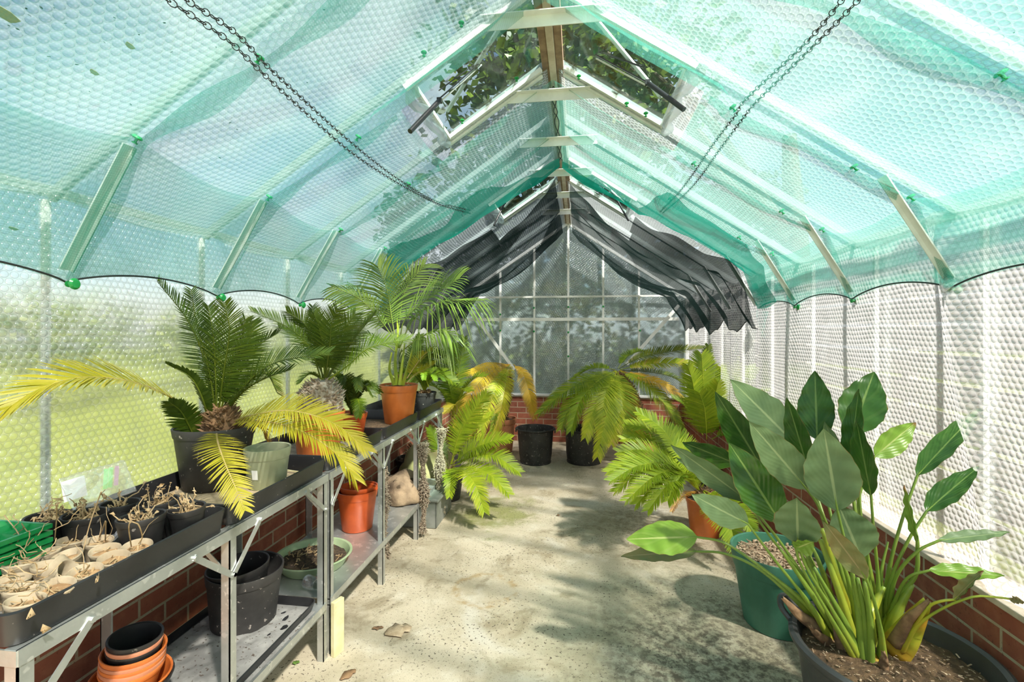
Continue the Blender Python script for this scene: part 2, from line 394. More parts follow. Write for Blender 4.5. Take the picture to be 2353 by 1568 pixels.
    g['unb'] = bladematerial('strelitzia leaf browned underside', (.20,.25,.09), (.32,.25,.09), (.45,.36,.18), .5, .25, .05, .06)
    g['stalk'] = leafmat('strelitzia stalk', [(0, (.11,.20,.03)), (.45, (.22,.33,.045)), (.75, (.48,.50,.04)), (1, (.50,.30,.03))], .35, .12)
    g['lawn'] = simple('sunlit lawn', (.120,.145,.012), (.165,.185,.022), .9, 0, 1.5, .3, 20)
    g['hedge'] = leafmat('hedge leaves', [(0, (.06,.10,.02)), (.5, (.16,.22,.04)), (1, (.35,.40,.08))])
    g['fence'] = simple('pale weathered fence', (.50,.47,.43), (.36,.34,.31), .85, 0, 6)
mk()
# ------------------------------------------------------------------ the glasshouse
RX, RZ, SL = -.133, 2.86, .667
WL, WR, GY, Y0, EZ = -1.60, 1.335, 6.22, -.9, 1.88
BAY0, BAY = .66, .625
BAYS = [BAY0 + BAY*k for k in range(9)]
def roofz(x): return RZ - SL*abs(x - RX)
def onroof(u, v, dz=0.0):
    r = ray(u, v); s = 1 if r.x > 0 else -1
    best = None
    for sgn in (-1, 1):
        k = (RZ + dz + SL*sgn*RX - H) / (r.z + SL*sgn*r.x)
        p = EYE + r*k
        if k > 0 and (p.x - RX)*sgn >= -.02: best = p if best is None else best
    return best
def fr01(y): return ((y - BAY0)/BAY) % 1.0
def sheet(mb, fn, ns, nt, L, W, skip=None, uvo=(0,0)):
    idx = {}
    def g(i, j):
        if (i, j) not in idx:
            idx[i, j] = mb.add(fn(i/ns, j/nt), uv=(uvo[0] + L*i/ns, uvo[1] + W*j/nt))
        return idx[i, j]
    for i in range(ns):
        for j in range(nt):
            if skip and skip((i+.5)/ns, (j+.5)/nt): continue
            mb.face(g(i, j), g(i+1, j), g(i+1, j+1), g(i, j+1))
def quadwall(name, pts, mat, uvs):
    mb = MB(); ids = [mb.add(p, uv=uv) for p, uv in zip(pts, uvs)]; mb.face(*ids); return mb
# floor
mb = MB(); mb.box((-1.9, -1.2, -.08), (1.75, 6.4, 0)); fl = mb.build('floor', M_['floor'], smooth=False); tag(fl, 'stained pale concrete greenhouse floor', 'floor', kind='structure')
def brickwall(name, x0, x1, y0, y1, z1, face, label):
    mb = MB()
    def q(a, b, c, d, ua, ub):
        h = z1
        mb.face(mb.add(a, uv=(ua, 0)), mb.add(b, uv=(ub, 0)), mb.add(c, uv=(ub, h)), mb.add(d, uv=(ua, h)))
    q((x1,y0,0),(x1,y1,0),(x1,y1,z1),(x1,y0,z1), y0, y1); q((x0,y1,0),(x0,y0,0),(x0,y0,z1),(x0,y1,z1), y1, y0)
    q((x0,y0,0),(x1,y0,0),(x1,y0,z1),(x0,y0,z1), x0, x1); q((x1,y1,0),(x0,y1,0),(x0,y1,z1),(x1,y1,z1), x1, x0)
    mb.face(*[mb.add(p, uv=(0,0)) for p in ((x0,y0,z1),(x1,y0,z1),(x1,y1,z1),(x0,y1,z1))])
    return tag(mb.build(name, M_['brick'], smooth=False), label, 'wall', kind='structure')
BT = .575
brickwall('wall_left', -1.74, -1.62, Y0, 6.2, BT, 1, 'low red brick wall under the left bench')
brickwall('wall_right', 1.305, 1.44, Y0, 6.2, BT, 0, 'low red brick wall along the right side')
brickwall('wall_back', -1.74, 1.44, 6.2, 6.32, BT, 2, 'low red brick wall under the gable')
for i, (lo, hi) in enumerate((((-1.74, Y0, BT), (-1.615, 6.2, BT+.022)), ((1.298, Y0, BT), (1.44, 6.2, BT+.022)), ((-1.74, 6.185, BT), (1.44, 6.32, BT+.022)))):
    mb = MB(); mb.box(lo, hi)
    tag(mb.build('trim_%d' % (i+1), M_['cream'], bevel=.004, smooth=False), ('cream sill on the left brick wall','cream sill on the right brick wall','cream sill under the gable glazing')[i], 'sill', kind='structure')
# side glazing frames behind the wrap
for wn, x, sx in (('window_1', WL-.06, 'left'), ('window_2', WR+.09, 'right')):
    w = thing(wn, sx + ' side glazing behind bubble wrap', 'window', (x, 0, BT), kind='structure')
    mb = MB(); mb.box((x-.012, Y0, EZ-.012), (x+.012, 6.25, EZ+.016)); mb.build('eave_rail', M_['bar'], w, smooth=False)
    for y in BAYS + [BAY0-BAY, BAY0-2*BAY]:
        mb = MB(); mb.box((x-.010, y-.008, BT+.022), (x+.010, y+.008, EZ-.03)); mb.build('glazing_bar', M_['white_alu'], w, smooth=False)
# roof frame: ridge, glazing bars, tie bars, knee braces
ce = thing('ceiling', 'aluminium and timber roof frame of the greenhouse', 'roof', (RX, 2.5, RZ), kind='structure')
mb = MB(); mb.box((RX-.055, Y0, RZ-.045), (RX-.018, 6.25, RZ+.02)); mb.box((RX+.018, Y0, RZ-.045), (RX+.055, 6.25, RZ+.02)); mb.build('ridge_timber', M_['timber'], ce, bevel=.004, smooth=False)
mb = MB(); mb.box((RX-.018, Y0, RZ-.055), (RX+.018, 6.25, RZ+.02)); mb.build('ridge_rail', M_['cream'], ce, bevel=.004, smooth=False)
for y in BAYS + [BAY0-BAY, BAY0-2*BAY]:
    for sgn, xe in ((-1, WL-.04), (1, WR+.04)):
        mb = MB(); mb.bar((RX+sgn*.03, y, RZ+.0), (xe, y, roofz(xe)+.0), .020, .03); mb.build('glazing_bar', M_['bar'], ce, smooth=False)
for i, y in enumerate(BAYS[2:8]):
    mb = MB(); hw = .255
    mb.box((RX-hw, y-.002, 2.655), (RX+hw, y+.002, 2.705)); mb.box((RX-hw, y-.032, 2.701), (RX+hw, y, 2.705))
    mb.build('tie_bar', M_['white_alu'], ce, smooth=False)
for y in BAYS[1:8]:
    for sgn, xa, xb in ((-1, -1.585, -1.36), (1, 1.32, 1.10)):
        mb = MB(); a = Vector((xa, y, 1.63)); b = Vector((xb, y, roofz(xb)-.035))
        mb.bar(a, b, .004, .034, (1,0,0) if False else (0,1,0)) if False else None
        mb.bar(a, b, .034, .005, (-sgn*.6, 0, -.8)); mb.bar(a + Vector((0,.016,0)), b + Vector((0,.016,0)), .004, .03, (-sgn*.6, 0, -.8))
        mb.build('eave_brace', M_['white_alu'], ce, smooth=False)
# roof vents near the ridge
def vent(k, y0, y1, sgn, label):
    w = thing('window_%d' % k, label, 'window', (RX+sgn*.3, (y0+y1)/2, roofz(RX+.3)), kind='structure')
    xa, xb = RX+sgn*.06, RX+sgn*.56
    def pt(x, y, d=0): return Vector((x, y, roofz(x)+d))
    mb = MB()
    for y in (y0+.03, y1-.03): mb.bar(pt(xa, y, -.012), pt(xb, y, -.012), .024, .02); mb.bar(pt(xa, y+(.025 if y > y0+.1 else -.025), -.028), pt(xb+sgn*.02, y+(.025 if y > y0+.1 else -.025), -.028), .02, .024)
    mb.bar(pt(xb, y0, -.01), pt(xb, y1, -.01), .028, .02)
    mb.build('vent_frame', M_['white_alu'], w, smooth=False)
    mb = MB(); ids = [mb.add(p) for p in (pt(xa, y0, .006), pt(xa, y1, .006), pt(xb, y1, .006), pt(xb, y0, .006))]; mb.face(*ids); mb.build('pane', M_['pane'], w, smooth=False, solid=.003)
    mb = MB(); mb.bar(pt(RX+sgn*.10, y0+.05, .03), pt(RX+sgn*.52, (y0+y1)/2+.12, .03), .016, .012); mb.build('stay_bar', M_['white_alu'], w, smooth=False)
    return w
VENTS = ((1.90, 2.535), (3.785, 4.41))
vent(3, *VENTS[0], -1, 'mossy glass roof vent on the left slope nearest the camera'); vent(4, *VENTS[0], 1, 'glass roof vent on the right slope nearest the camera')
vent(5, *VENTS[1], -1, 'far glass roof vent on the left slope'); vent(6, *VENTS[1], 1, 'far glass roof vent on the right slope')
# automatic vent openers: black piston tube, two arms
def opener(tube, arms, label):
    t = thing('vent_opener', label, 'vent opener', tube[1])
    mb = MB(); mb.tube(tube, .0105 if tube[0].y < 3 else .008, 10); mb.build('piston_tube', M_['black'], t)
    for a in arms:
        mb = MB(); mb.bar(a[0], a[1], .016, .005, (0, 0, 1)); mb.build('arm', M_['black'], t, smooth=False)
    mb = MB(); mb.tube([arms[0][0] + Vector((0, .012, -.008)), arms[0][1] + Vector((0, .012, -.008))], .0035, 6); mb.build('push_rod', M_['white_alu'], t)
    mb = MB(); mb.box(Vector(tube[1]) - Vector((.010,.010,.010)), Vector(tube[1]) + Vector((.010,.010,.010))); mb.build('bracket', M_['black'], t, smooth=False)
opener([P(942, 302, 1.93), P(1010, 231, 2.08)], [(P(1015, 222, 2.08), P(1105, 142, 2.22)), (P(1010, 207, 2.10), P(1102, 139, 2.24))], 'black vent opener arm under the near left roof vent')
opener([P(1572, 252, 1.95), P(1488, 190, 2.06)], [(P(1488, 190, 2.06), P(1370, 127, 2.2)), (P(1478, 155, 2.08), P(1388, 122, 2.22))], 'black vent opener arm under the near right roof vent')
opener([P(1135, 518, 3.85), P(1160, 466, 3.95)], [(P(1160, 466, 3.95), P(1190, 424, 4.05)), (P(1166, 460, 3.97), P(1196, 424, 4.06))], 'thin vent opener arm under the far left roof vent')
opener([P(1444, 507, 3.85), P(1415, 455, 3.95)], [(P(1415, 455, 3.95), P(1383, 412, 4.05)), (P(1421, 450, 3.97), P(1389, 410, 4.06))], 'thin vent opener arm under the far right roof vent')
# bubble wrap
def wallwrap(x, sgn, fold, name, mat, label):
    mb = MB(); L = GY - Y0
    def fn(s, t):
        y = Y0 + L*s; z = BT+.02 + (EZ-BT-.02)*t
        f = fold(y, t); return Vector((x - sgn*f, y, z))
    sheet(mb, fn, 260, 10, L, EZ-BT)
    return tag(mb.build(name, mat), label, 'bubble wrap')
wallwrap(WL, -1, lambda y, t: .010*sin(y*5.2+t) + .006*noise.noise(Vector((y*3, t*2, 4))) + .012*math.exp(-((y-1.27)/.05)**2) + .010*math.exp(-((y-1.93)/.06)**2), 'bubble_wrap', M_['bub_left'], 'clear bubble wrap lining over the left side glazing')
def rfold(y, t):
    w = min(max((y-2.0)/1.5, 0), 1)
    crease = .035*math.exp(-((y-(1.98-.25*(1-t)))/.05)**2)
    return .008*sin(y*6) + w*(.014*sin(y*16+2*sin(y*3)) + .012*noise.noise(Vector((y*9, t*.6, 1)))) + crease + .008*noise.noise(Vector((y*3, t*3, 7)))
wallwrap(WR, 1, rfold, 'bubble_wrap', M_['bub_right'], 'milky bubble wrap hung in folds over the right side glazing')
def inhole(y, dx, pad=0.0):
    for a, b in VENTS:
        if a+.04-pad < y < b-.03+pad and dx < .55+pad: return True
    return False
def roofwrap(sgn, xe, mat, label):
    mb = MB(); L = GY - Y0; ln = abs(xe-RX)
    def fn(s, t):
        y = Y0 + L*s; dx = .03 + (ln-.03)*t; x = RX + sgn*dx
        sag = .030*sin(pi*fr01(y))*min(1, dx/.3) + .010*noise.noise(Vector((y*2.2, dx*2, 3*sgn)))
        if dx < .62:
            for a, b in VENTS:
                if a-.1 < y < b+.1: sag *= .3
        return Vector((x, y, roofz(x) - .03 - sag))
    sheet(mb, fn, 230, 36, L, ln*1.2, lambda s, t: inhole(Y0+L*s, .03+(ln-.03)*t))
    # rolled edge of the wrap round the lower side of each vent
    for a, b in VENTS:
        e = [Vector((RX+sgn*(.565+.02*sin(k*1.3)), a+.03+(b-a-.05)*k/12, roofz(RX+.565)-.045-.012*sin(k*.9))) for k in range(13)]
        mb2 = MB(); ids = []
        mb.tube(e, .022, 8)
    return tag(mb.build('bubble_wrap', mat), label, 'bubble wrap')
roofwrap(-1, WL, M_['bub_roof_l'], 'bubble wrap lining under the left roof slope'); roofwrap(1, WR, M_['bub_roof_r'], 'bubble wrap lining under the right roof slope')
# gable
mb = MB()
def gfn(s, t):
    x = WL + (WR-WL)*s; top = roofz(x) - .01; z = BT+.02 + (top-BT-.02)*t
    d = .02*noise.noise(Vector((x*2.4, 1, z*2.0))) + .012*noise.noise(Vector((x*7, 5, z*5)))
    return Vector((x, GY + .03 - d, z))
sheet(mb, gfn, 90, 60, WR-WL, 2.0)
tag(mb.build('bubble_wrap', M_['bub_gable']), 'crinkled bubble wrap lining over the end gable', 'bubble wrap')
gw = thing('window_7', 'end gable glazing with pale bars', 'window', (RX, GY, BT), kind='structure')
gx = [onY(u, 760, GY-.02).x for u in (1150, 1228, 1306, 1386, 1468)]
for x in gx:
    mb = MB(); mb.box((x-.013, GY-.035, BT+.02), (x+.013, GY-.012, roofz(x)-.03)); mb.build('mullion', M_['white_alu'], gw, smooth=False)
for v, h in ((682, .012), (734, .02)):
    p = onY(1306, v, GY-.05); mb = MB(); mb.box((WL+.05 if v > 700 else WL+.2, GY-.055, p.z-h), (WR-.1, GY-.035, p.z+h)); mb.build('cross_rail', M_['white_alu'], gw, smooth=False)
for a, b in (((1085, 718), (1182, 850)), ((1560, 702), (1440, 838))):
    mb = MB(); mb.bar(onY(*a, GY-.07), onY(*b, GY-.07), .004, .04, (0, 0, 1)) if False else mb.bar(onY(*a, GY-.07), onY(*b, GY-.07), .04, .006, (0, -1, 0)); mb.build('diagonal_brace', M_['white_alu'], gw, smooth=False)
for sgn, xe in ((-1, WL), (1, WR)):
    mb = MB(); mb.bar((RX, GY-.03, RZ-.04), (xe, GY-.03, roofz(xe)-.04), .03, .035); mb.build('rake_bar', M_['white_alu'], gw, smooth=False)
    mb = MB(); mb.box((xe-.02, GY-.04, BT+.02), (xe+.02, GY, EZ)); mb.build('corner_post', M_['white_alu'], gw, smooth=False)
mb = MB(); mb.box((WL, GY-.05, BT+.022), (WR, GY+.02, BT+.045)); mb.build('bottom_rail', M_['white_alu'], gw, smooth=False)
# ------------------------------------------------------------------ nets
NE = 3.72
def netpath(sgn, xk, xw, zw):
    a = Vector((RX+sgn*.0015, 0, RZ-.105)); b = Vector((xk, 0, roofz(xk)-.05)); c = Vector((xw, 0, zw))
    l1, l2 = (b-a).length, (c-b).length; tk = l1/(l1+l2)
    def p(t):
        if t < tk: return a.lerp(b, t/tk)
        return b.lerp(c, (t-tk)/(1-tk))
    return p, l1+l2, tk
NP = {-1: netpath(-1, -1.34, -1.572, 1.585), 1: netpath(1, 1.215, 1.312, 1.585)}
def netpt(sgn, y, t, amp=.055, seed=0):
    p, L, tk = NP[sgn]; q = p(t); f = fr01(y); s = sin(pi*f)
    env = min(1, t/.12)
    if t < tk:
        nz = noise.noise(Vector((y*1.7, t*5, seed+sgn*3)))
        for a, b in VENTS[:1]:
            if a-.12 < y < b+.12 and t*L < .8: s *= .35; nz *= .3
        if y > 3.2: s *= max(.25, 1-(y-3.2)*1.8); nz *= .5
        sag = env*(amp*(s**.8) + .022*nz + amp*.35*sin(pi*min(1, t/tk))*(1 if y < 3.2 else .5))
        q = q + Vector((-sgn*.3*sag, 0, -sag))
    else:
        k = (t-tk)/(1-tk); e0 = amp*(s**.8)*(1-k)
        q = q + Vector((-sgn*(.3*e0 - .01*k), 0, -e0 + .05*k*(s**.7)))
    return Vector((q.x, y, q.z))
def green(sgn, label, side):
    p, L, tk = NP[sgn]; mb = MB(); YL = NE - Y0
    def fn(s, t):
        y = Y0 + YL*s + .05*sin(t*7)*s**8
        return netpt(sgn, y, t)
    def skip(s, t):
        y = Y0+YL*s; dx = abs(netpt(sgn, y, t).x - RX); a, b = VENTS[0]
        return a+.02 < y < b-.02 and dx < .60
    sheet(mb, fn, 230, 48, YL, L, skip)
    sheet(mb, lambda s, t: netpt(sgn, Y0 + YL*s, tk*.985 + (1-tk*.985)*t) + Vector((sgn*.007, 0, .004*(1-t))), 200, 8, YL, L*(1-tk))     # its hem is turned up double
    for yb in BAYS[:5]:      # the net is gathered double where it is pinned along each glazing bar
        def seam(s, t, yb=yb):
            wd = .028 + .016*sin(s*23 + yb*5) + .02*noise.noise(Vector((s*6, yb, sgn))); y = yb + wd*(t-.5)*2 + .010
            return netpt(sgn, y, .02+.97*s) + Vector((-sgn*.004, 0, -.006 - .014*(1-abs(2*t-1))))
        b0 = len(mb.v); f0 = len(mb.f)
        if abs(yb - VENTS[0][0]) < .05 or abs(yb - VENTS[0][1]) < .05: sheet(mb, lambda s, t: seam(.38 + .62*s, t), 50, 4, L*.62, .06)
        else: sheet(mb, seam, 80, 4, L, .06)
        for k in range(f0, len(mb.f)): mb.mi[k] = 1
    o = mb.build('shade_net', [M_['net'], M_['net_seam']])
    tag(o, label, 'net')
    # the loose far edge is folded back under the net
    mb = MB()
    def fold(s, t):
        w = (.05 + .50*math.exp(-((s-.34)/.24)**2) + .45*math.exp(-((s-.74)/.17)**2) if sgn < 0 else .05 + .75*min(1, max(0, (s-.36)/.05))*(1-.65*min(1, max(0, (s-.45)/.5)))) + .03*sin(s*21) + .015*sin(s*47)
        q = netpt(sgn, NE - w*t + .03*sin(s*8), .01+.985*s)
        return q + Vector((-sgn*.008, 0, -.010 - .045*sin(pi*t)*(1+.4*sin(s*17))))
    sheet(mb, fold, 110, 12, L, .5)
    mb.build('folded_edge', M_['net_fold'], o)
    # dark cord in the hem
    mb = MB(); pts = [netpt(sgn, Y0 + YL*i/220, 1.0) + Vector((-sgn*.004, 0, .004)) for i in range(221)]
    mb.tube(pts, .0032, 5); mb.build('hem_cord', M_['cord'], o)
    mb = MB(); pts = [netpt(sgn, 2.56 + (NE-2.6)*i/40, 0.0) + Vector((sgn*.012*sin(i*.5), 0, -.012-.02*sin(i*.23)**2)) for i in range(41)]
    mb.tube(pts, .0028, 5); mb.build('ridge_cord', M_['cord'], o)
    return o
gl = green(-1, 'green shade net strung under the left roof slope', 'left'); gr = green(1, 'green shade net strung under the right roof slope', 'right')
# tail of net hanging from the right hand end
mb = MB(); tp = P(1752, 712, 3.72)
def tail(s, t):
    w = .055*(1-s*.6); return tp + Vector((w*(t-.5)*1.6, .03*sin(t*6+s*4), -.20*s - .02*t))
sheet(mb, tail, 10, 6, .2, .1); mb.build('tail', M_['net_fold'], gr)
NP2 = {-1: netpath(-1, -1.30, -1.575, 1.50), 1: netpath(1, 1.10, 1.30, 1.52)}
def black(sgn, label):
    global NP
    mb = MB(); y0, y1 = 3.58, 6.1; p, L, tk = NP2[sgn]
    def base(y, t):
        q = p(t); k = (y-y0)/(y1-y0)
        sag = .05 + .20*sin(pi*min(1, t/.98))**1.5*(.45 + .55*sin(pi*k)) + .05*noise.noise(Vector((y*2.6, t*3, 9+sgn))) + .03*noise.noise(Vector((y*6, t*7, 19+sgn)))
        sag += (.045*sin(y*11 + t*5 + sgn) + .03*sin(y*23 - t*3))*max(0, t-.45)*1.6*(1 if sgn > 0 else .6)
        sag *= min(1, t/.1)
        return Vector((q.x - sgn*(.02+.25*sag), y, q.z - sag))
    def fn(s, t): return base(y0+(y1-y0)*s + .10*sin(t*6+sgn)*(1-s), .05+.95*t)
    def skip(s, t):
        y = y0+(y1-y0)*s; dx = abs(base(y, .05+.95*t).x - RX)
        return y < 3.98 and dx < .54
    sheet(mb, fn, 110, 90, y1-y0, L, skip)
    for i, p_ in enumerate(mb.v):     # where only one layer of net hangs it lets more light through
        e = sqrt(((p_[1]-4.86)/.50)**2 + ((abs(p_[0]-RX)-.42)/.27)**2); e2 = sqrt(((p_[1]-4.9)/.55)**2 + ((abs(p_[0]-RX)-1.12)/.16)**2) if sgn > 0 else 9
        mb.tone[i] = max(min(1, max(0, (1.06-e)/.10)), .8*min(1, max(0, (1.06-e2)/.2)), .25 + .9*noise.noise(Vector((p_[0]*4, p_[1]*2, 33))))
    o = mb.build('shade_net', M_['net_black']); tag(o, label, 'net')
    mb = MB(); mb.tube([base(y0+.03+(y1-y0-.05)*i/40, 1.0) for i in range(41)], .003, 5); mb.build('hem_cord', M_['cord'], o)
    return o
black(-1, 'black shade net sagging under the far left roof'); bk = black(1, 'black shade net sagging under the far right roof')
# ------------------------------------------------------------------ clips
def clip0():
    mb = MB(); mb.lathe([(0, .006), (.010, .005), (.0145, 0), (.013, -.004), (.006, -.006), (0, -.0065)], Matrix.Identity(4), 14)
    mb.lathe([(0, -.004), (.004, -.005), (.0045, -.016), (.0085, -.017), (.008, -.020), (0, -.0205)], Matrix.Identity(4), 10)
    return mb
CL = [None]
ORD = ['first', 'second', 'third', 'fourth', 'fifth', 'sixth', 'seventh', 'eighth', 'ninth', 'tenth']
def clip(loc, label, group, rot=(0,0,0), sc=1.0):
    if CL[0] is None:
        o = clip0().build('net_clip', M_['clip']); CL[0] = o
    else: o = CL[0].copy(); C.objects.link(o)
    o.location = loc; o.rotation_euler = rot; o.scale = (sc,)*3
    tag(o, label, 'clip', group)
for sgn, side, ys in ((-1, 'left', BAYS[1:5]), (1, 'right', BAYS[2:5])):
    for i, y in enumerate(ys):
        q = netpt(sgn, y, 1.0); clip(q + Vector((-sgn*.008, 0, 0)), 'green clip holding the net hem on the %s wall, %s from the camera' % (side, ORD[i]), 'clips on the net hems', (0, radians(90), 0), 1.25)
for sgn, side, dxs in ((-1, 'left', ((1.205, 'eave'), (.80, 'middle'))), (1, 'right', ((.72, 'upper'), (1.14, 'middle'), (1.33, 'eave')))):
    p, L, tk = NP[sgn]
    for dx, row in dxs:
        n0 = 0
        for y in BAYS[1:5]:
            if sgn == 1 and row != 'middle' and y < 1.5: continue
            if sgn == -1 and row == 'middle' and y > 3: continue
            best = min((abs(abs(netpt(sgn, y, k/200).x-RX)-dx), k/200) for k in range(200))[1]
            q = netpt(sgn, y, best); clip(q + Vector((0, 0, -.006)), 'green clip in the %s row under the %s roof slope, %s from the camera' % (row, side, ORD[n0]), 'clips on the roof net', (0, radians(-sgn*32), 0), 1.0); n0 += 1
for i, (u, v) in enumerate(((1150, 723), (1227, 708), (1306, 706), (1386, 705), (1150, 760), (1227, 762), (1306, 764), (1470, 760), (1306, 819))):
    row = ('upper' if v < 730 else 'middle' if v < 800 else 'lowest'); col = ['', '', ''][0]
    nm = {1150: 'leftmost bar', 1227: 'second bar', 1306: 'centre bar', 1386: 'fourth bar', 1470: 'rightmost bar'}[u]
    clip(onY(u, v, GY-.045), 'small green clip on the gable, %s of the %s row' % (nm, row), 'clips on the gable bars', (radians(90), 0, 0), .9)
# clips round the near vents
for i, (u, v, s) in enumerate(((974, 130, 'left'), (1060, 62, 'left'), (1062, 284, 'left'), (1187, 187, 'left'), (1440, 245, 'right'), (1330, 182, 'right'), (1484, 268, 'right'))):
    nm = ('at its lower near corner', 'on its near edge', 'at its lower far corner', 'on its far edge', 'low on its far edge', 'high on its far edge', 'below its lower far corner')[i]
    clip(onroof(u, v, -.09), 'green clip beside the near %s roof vent, %s' % (s, nm), 'clips round the near vents', (0, 0, 0), .8)
# ------------------------------------------------------------------ chains
def chain(strands, label):
    mb = MB(); c0 = strands[0][0]
    for st in strands:
        sp = spline([P(u, v, min(d, ((onroof(u, v)-EYE).length/ray(u, v).length)*.90)) for u, v, d in st], 400)
        acc = 0; k = 0; last = sp[0]; i = 0
        dist = [0]
        for a, b in zip(sp, sp[1:]): dist.append(dist[-1] + (b-a).length)
        pitch = [.019, .011, .011]; d = 0; idx = 0
        while d + .03 < dist[-1]:
            ln = pitch[k % 3]
            while dist[idx+1] < d: idx += 1
            t = (d-dist[idx])/max(dist[idx+1]-dist[idx], 1e-9); p = sp[idx].lerp(sp[idx+1], t)
            T = (sp[min(idx+3, 400)] - sp[max(idx-2, 0)]).normalized()
            V = (EYE - p).normalized(); A = T.cross(V).normalized(); B = A.cross(T)
            side = A if k % 3 == 0 else (B*.8 + A*.6).normalized() if k % 3 == 1 else (A*.6 - B*.8).normalized()
            r1, r2 = (ln*.58, ln*.36) if k % 3 == 0 else (ln*.66, ln*.34)
            pts = [p + T*(r1*cos(2*pi*j/8)) + side*(r2*sin(2*pi*j/8)) for j in range(9)]
            mb.tube(pts, .0013 if k % 3 else .0012, 4, cap=False); d += ln; k += 1
    return tag(mb.build('pull_chain', M_['black']), label, 'chain')
chain([[(355, -25, .95), (385, 0, .98), (520, 90, 1.12), (600, 165, 1.25), (720, 275, 1.55), (820, 360, 1.9), (930, 430, 2.4), (1010, 470, 2.95), (1085, 492, 3.5)],
       [(398, -22, .95), (428, 0, .98), (540, 75, 1.12), (612, 150, 1.27), (700, 232, 1.5), (800, 322, 1.85), (905, 405, 2.3), (1000, 462, 2.9), (1085, 485, 3.5)]], 'looped black chain swagged below the left roof slope')
chain([[(1955, -25, 1.15), (1935, 0, 1.18), (1850, 100, 1.4), (1712, 230, 1.85), (1690, 265, 1.92), (1640, 330, 2.2), (1570, 430, 2.9), (1515, 489, 3.45)],
       [(1992, -25, 1.15), (1972, 0, 1.18), (1900, 75, 1.36), (1740, 232, 1.8), (1715, 262, 1.88), (1660, 335, 2.2), (1588, 432, 2.9), (1520, 492, 3.45)]], 'looped black chain swagged below the right roof slope')

# bits of leaf and insects caught on the roof lining
mb = MB(); rr = random.Random(5)
SP = [(95,18),(60,20),(68,36),(125,18),(20,58),(40,66),(150,54),(263,40),(112,130),(320,80),(240,98),(176,148),(208,168),(205,210),(2,205),(545,298),(528,282),(872,68),(745,22),(652,45),(496,108),(378,52),(505,363),(300,240),(706,190),(776,292),(395,120),(640,380),(1900,235),(2330,75),(1580,310),(1700,300),(2085,425)]
for u, v in SP:
    p = onroof(u, v, -.075); s = rr.uniform(.002, .005); a = Vector((rr.gauss(0,1), rr.gauss(0,1), rr.gauss(0,.4))).normalized()*s; b = Vector((rr.gauss(0,1), rr.gauss(0,1), rr.gauss(0,.4))).normalized()*s*.6
    mb.face(mb.add(p+a), mb.add(p+b), mb.add(p-a*.8), mb.add(p-b*1.2))
tag(mb.build('leaf_specks', M_['cord'], smooth=False, solid=.001), 'dark specks caught on the roof net', 'specks', kind='stuff')
for i, (u, v, s) in enumerate(((14, 34, .022), (298, 105, .012), (216, 166, .011), (30, 525, .012))):
    p = onroof(u, v, -.08) if v < 400 else onX(u, v, -1.55); mb = MB(); q = []
    for k in range(8): a = 2*pi*k/8; q.append(mb.add(p + Vector((s*.6*cos(a), s*sin(a)*(1+.3*sin(k*2)), .3*s*cos(a+1)))))
    mb.face(*q); tag(mb.build('stuck_leaf', M_['slab'], smooth=False, solid=.001), ('yellowish leaf stuck on the net in the top corner', 'small pale leaf stuck on the net below the left chain start', 'small pale leaf stuck left of the other pale one', 'brownish leaf stuck low on the net by the near eave brace')[i], 'leaf')
# ------------------------------------------------------------------ benches
XF, XB, TZ = -1.095, -1.565, .812     # front posts, back posts, tray floor
SZ = .245                              # lower shelf
def lpost(mb, x, y, z0, z1, sx, sy, a=.030, t=.0035):
    mb.box((min(x, x+sx*a), min(y, y+sy*t), z0), (max(x, x+sx*a), max(y, y+sy*t), z1)); mb.box((min(x, x+sx*t), min(y, y+sy*a), z0), (max(x, x+sx*t), max(y, y+sy*a), z1))
def bench(label, legs, y0, y1, shelf):
    t = thing('plant_bench', label, 'bench', ((XF+XB)/2, (y0+y1)/2, 0))
    for y, s in legs:
        mb = MB(); lpost(mb, XF, y, 0, TZ-.012, -1, s); mb.build('leg', M_['alu'], t, smooth=False)
        mb = MB(); lpost(mb, XB, y, 0, TZ-.012, 1, s, .04); mb.build('leg', M_['alu'], t, smooth=False)
    for x, s in ((XF, -1), (XB, 1)):
        mb = MB(); mb.box((x-.003, y0, TZ-.036), (x+.003, y1, TZ-.003)); mb.box((min(x, x+s*.03), y0, TZ-.006), (max(x, x+s*.03), y1, TZ-.003)); mb.build('rail', M_['alu'], t, smooth=False)
    for y, s in legs:
        mb = MB(); mb.box((XB, y-.002, TZ-.036), (XF, y+.002, TZ-.004)); mb.build('cross_rail', M_['alu'], t, smooth=False)
        for d in (-1, 1):
            if y + d*.15 < y0 or y + d*.15 > y1: continue
            mb = MB(); mb.bar((XF+.004, y+s*.012, TZ-.155), (XF+.004, y+d*.145, TZ-.024), .003, .018, (1,0,0) if False else (0,0,1)); b = mb.build('brace', M_['alu'], t, smooth=False)
            for q in ((XF+.007, y+s*.012, TZ-.152), (XF+.007, y+d*.143, TZ-.026)):
                mb = MB(); mb.tube([Vector(q) - Vector((.004,0,0)), Vector(q) + Vector((.004,0,0))], .007, 6); mb.build('bolt', M_['alu'], b)
        mb = MB(); mb.bar((XF-.02, y+s*.012, TZ-.155), (XF-.15, y+s*.012, TZ-.03), .016, .003, (0,1,0)); mb.build('brace', M_['alu'], t, smooth=False)
    if shelf:
        a, b = shelf; mb = MB()
        mb.box((XB+.01, a, SZ-.004), (XF+.0, b, SZ)); mb.box((XF+.0, a, SZ-.028), (XF+.004, b, SZ+.006)); mb.box((XF-.028, a, SZ-.030), (XF+.004, b, SZ-.026)); mb.box((XB+.006, a, SZ-.02), (XB+.01, b, SZ+.01))
        mb.build('lower_shelf', M_['alu'], t, smooth=False)
    return t
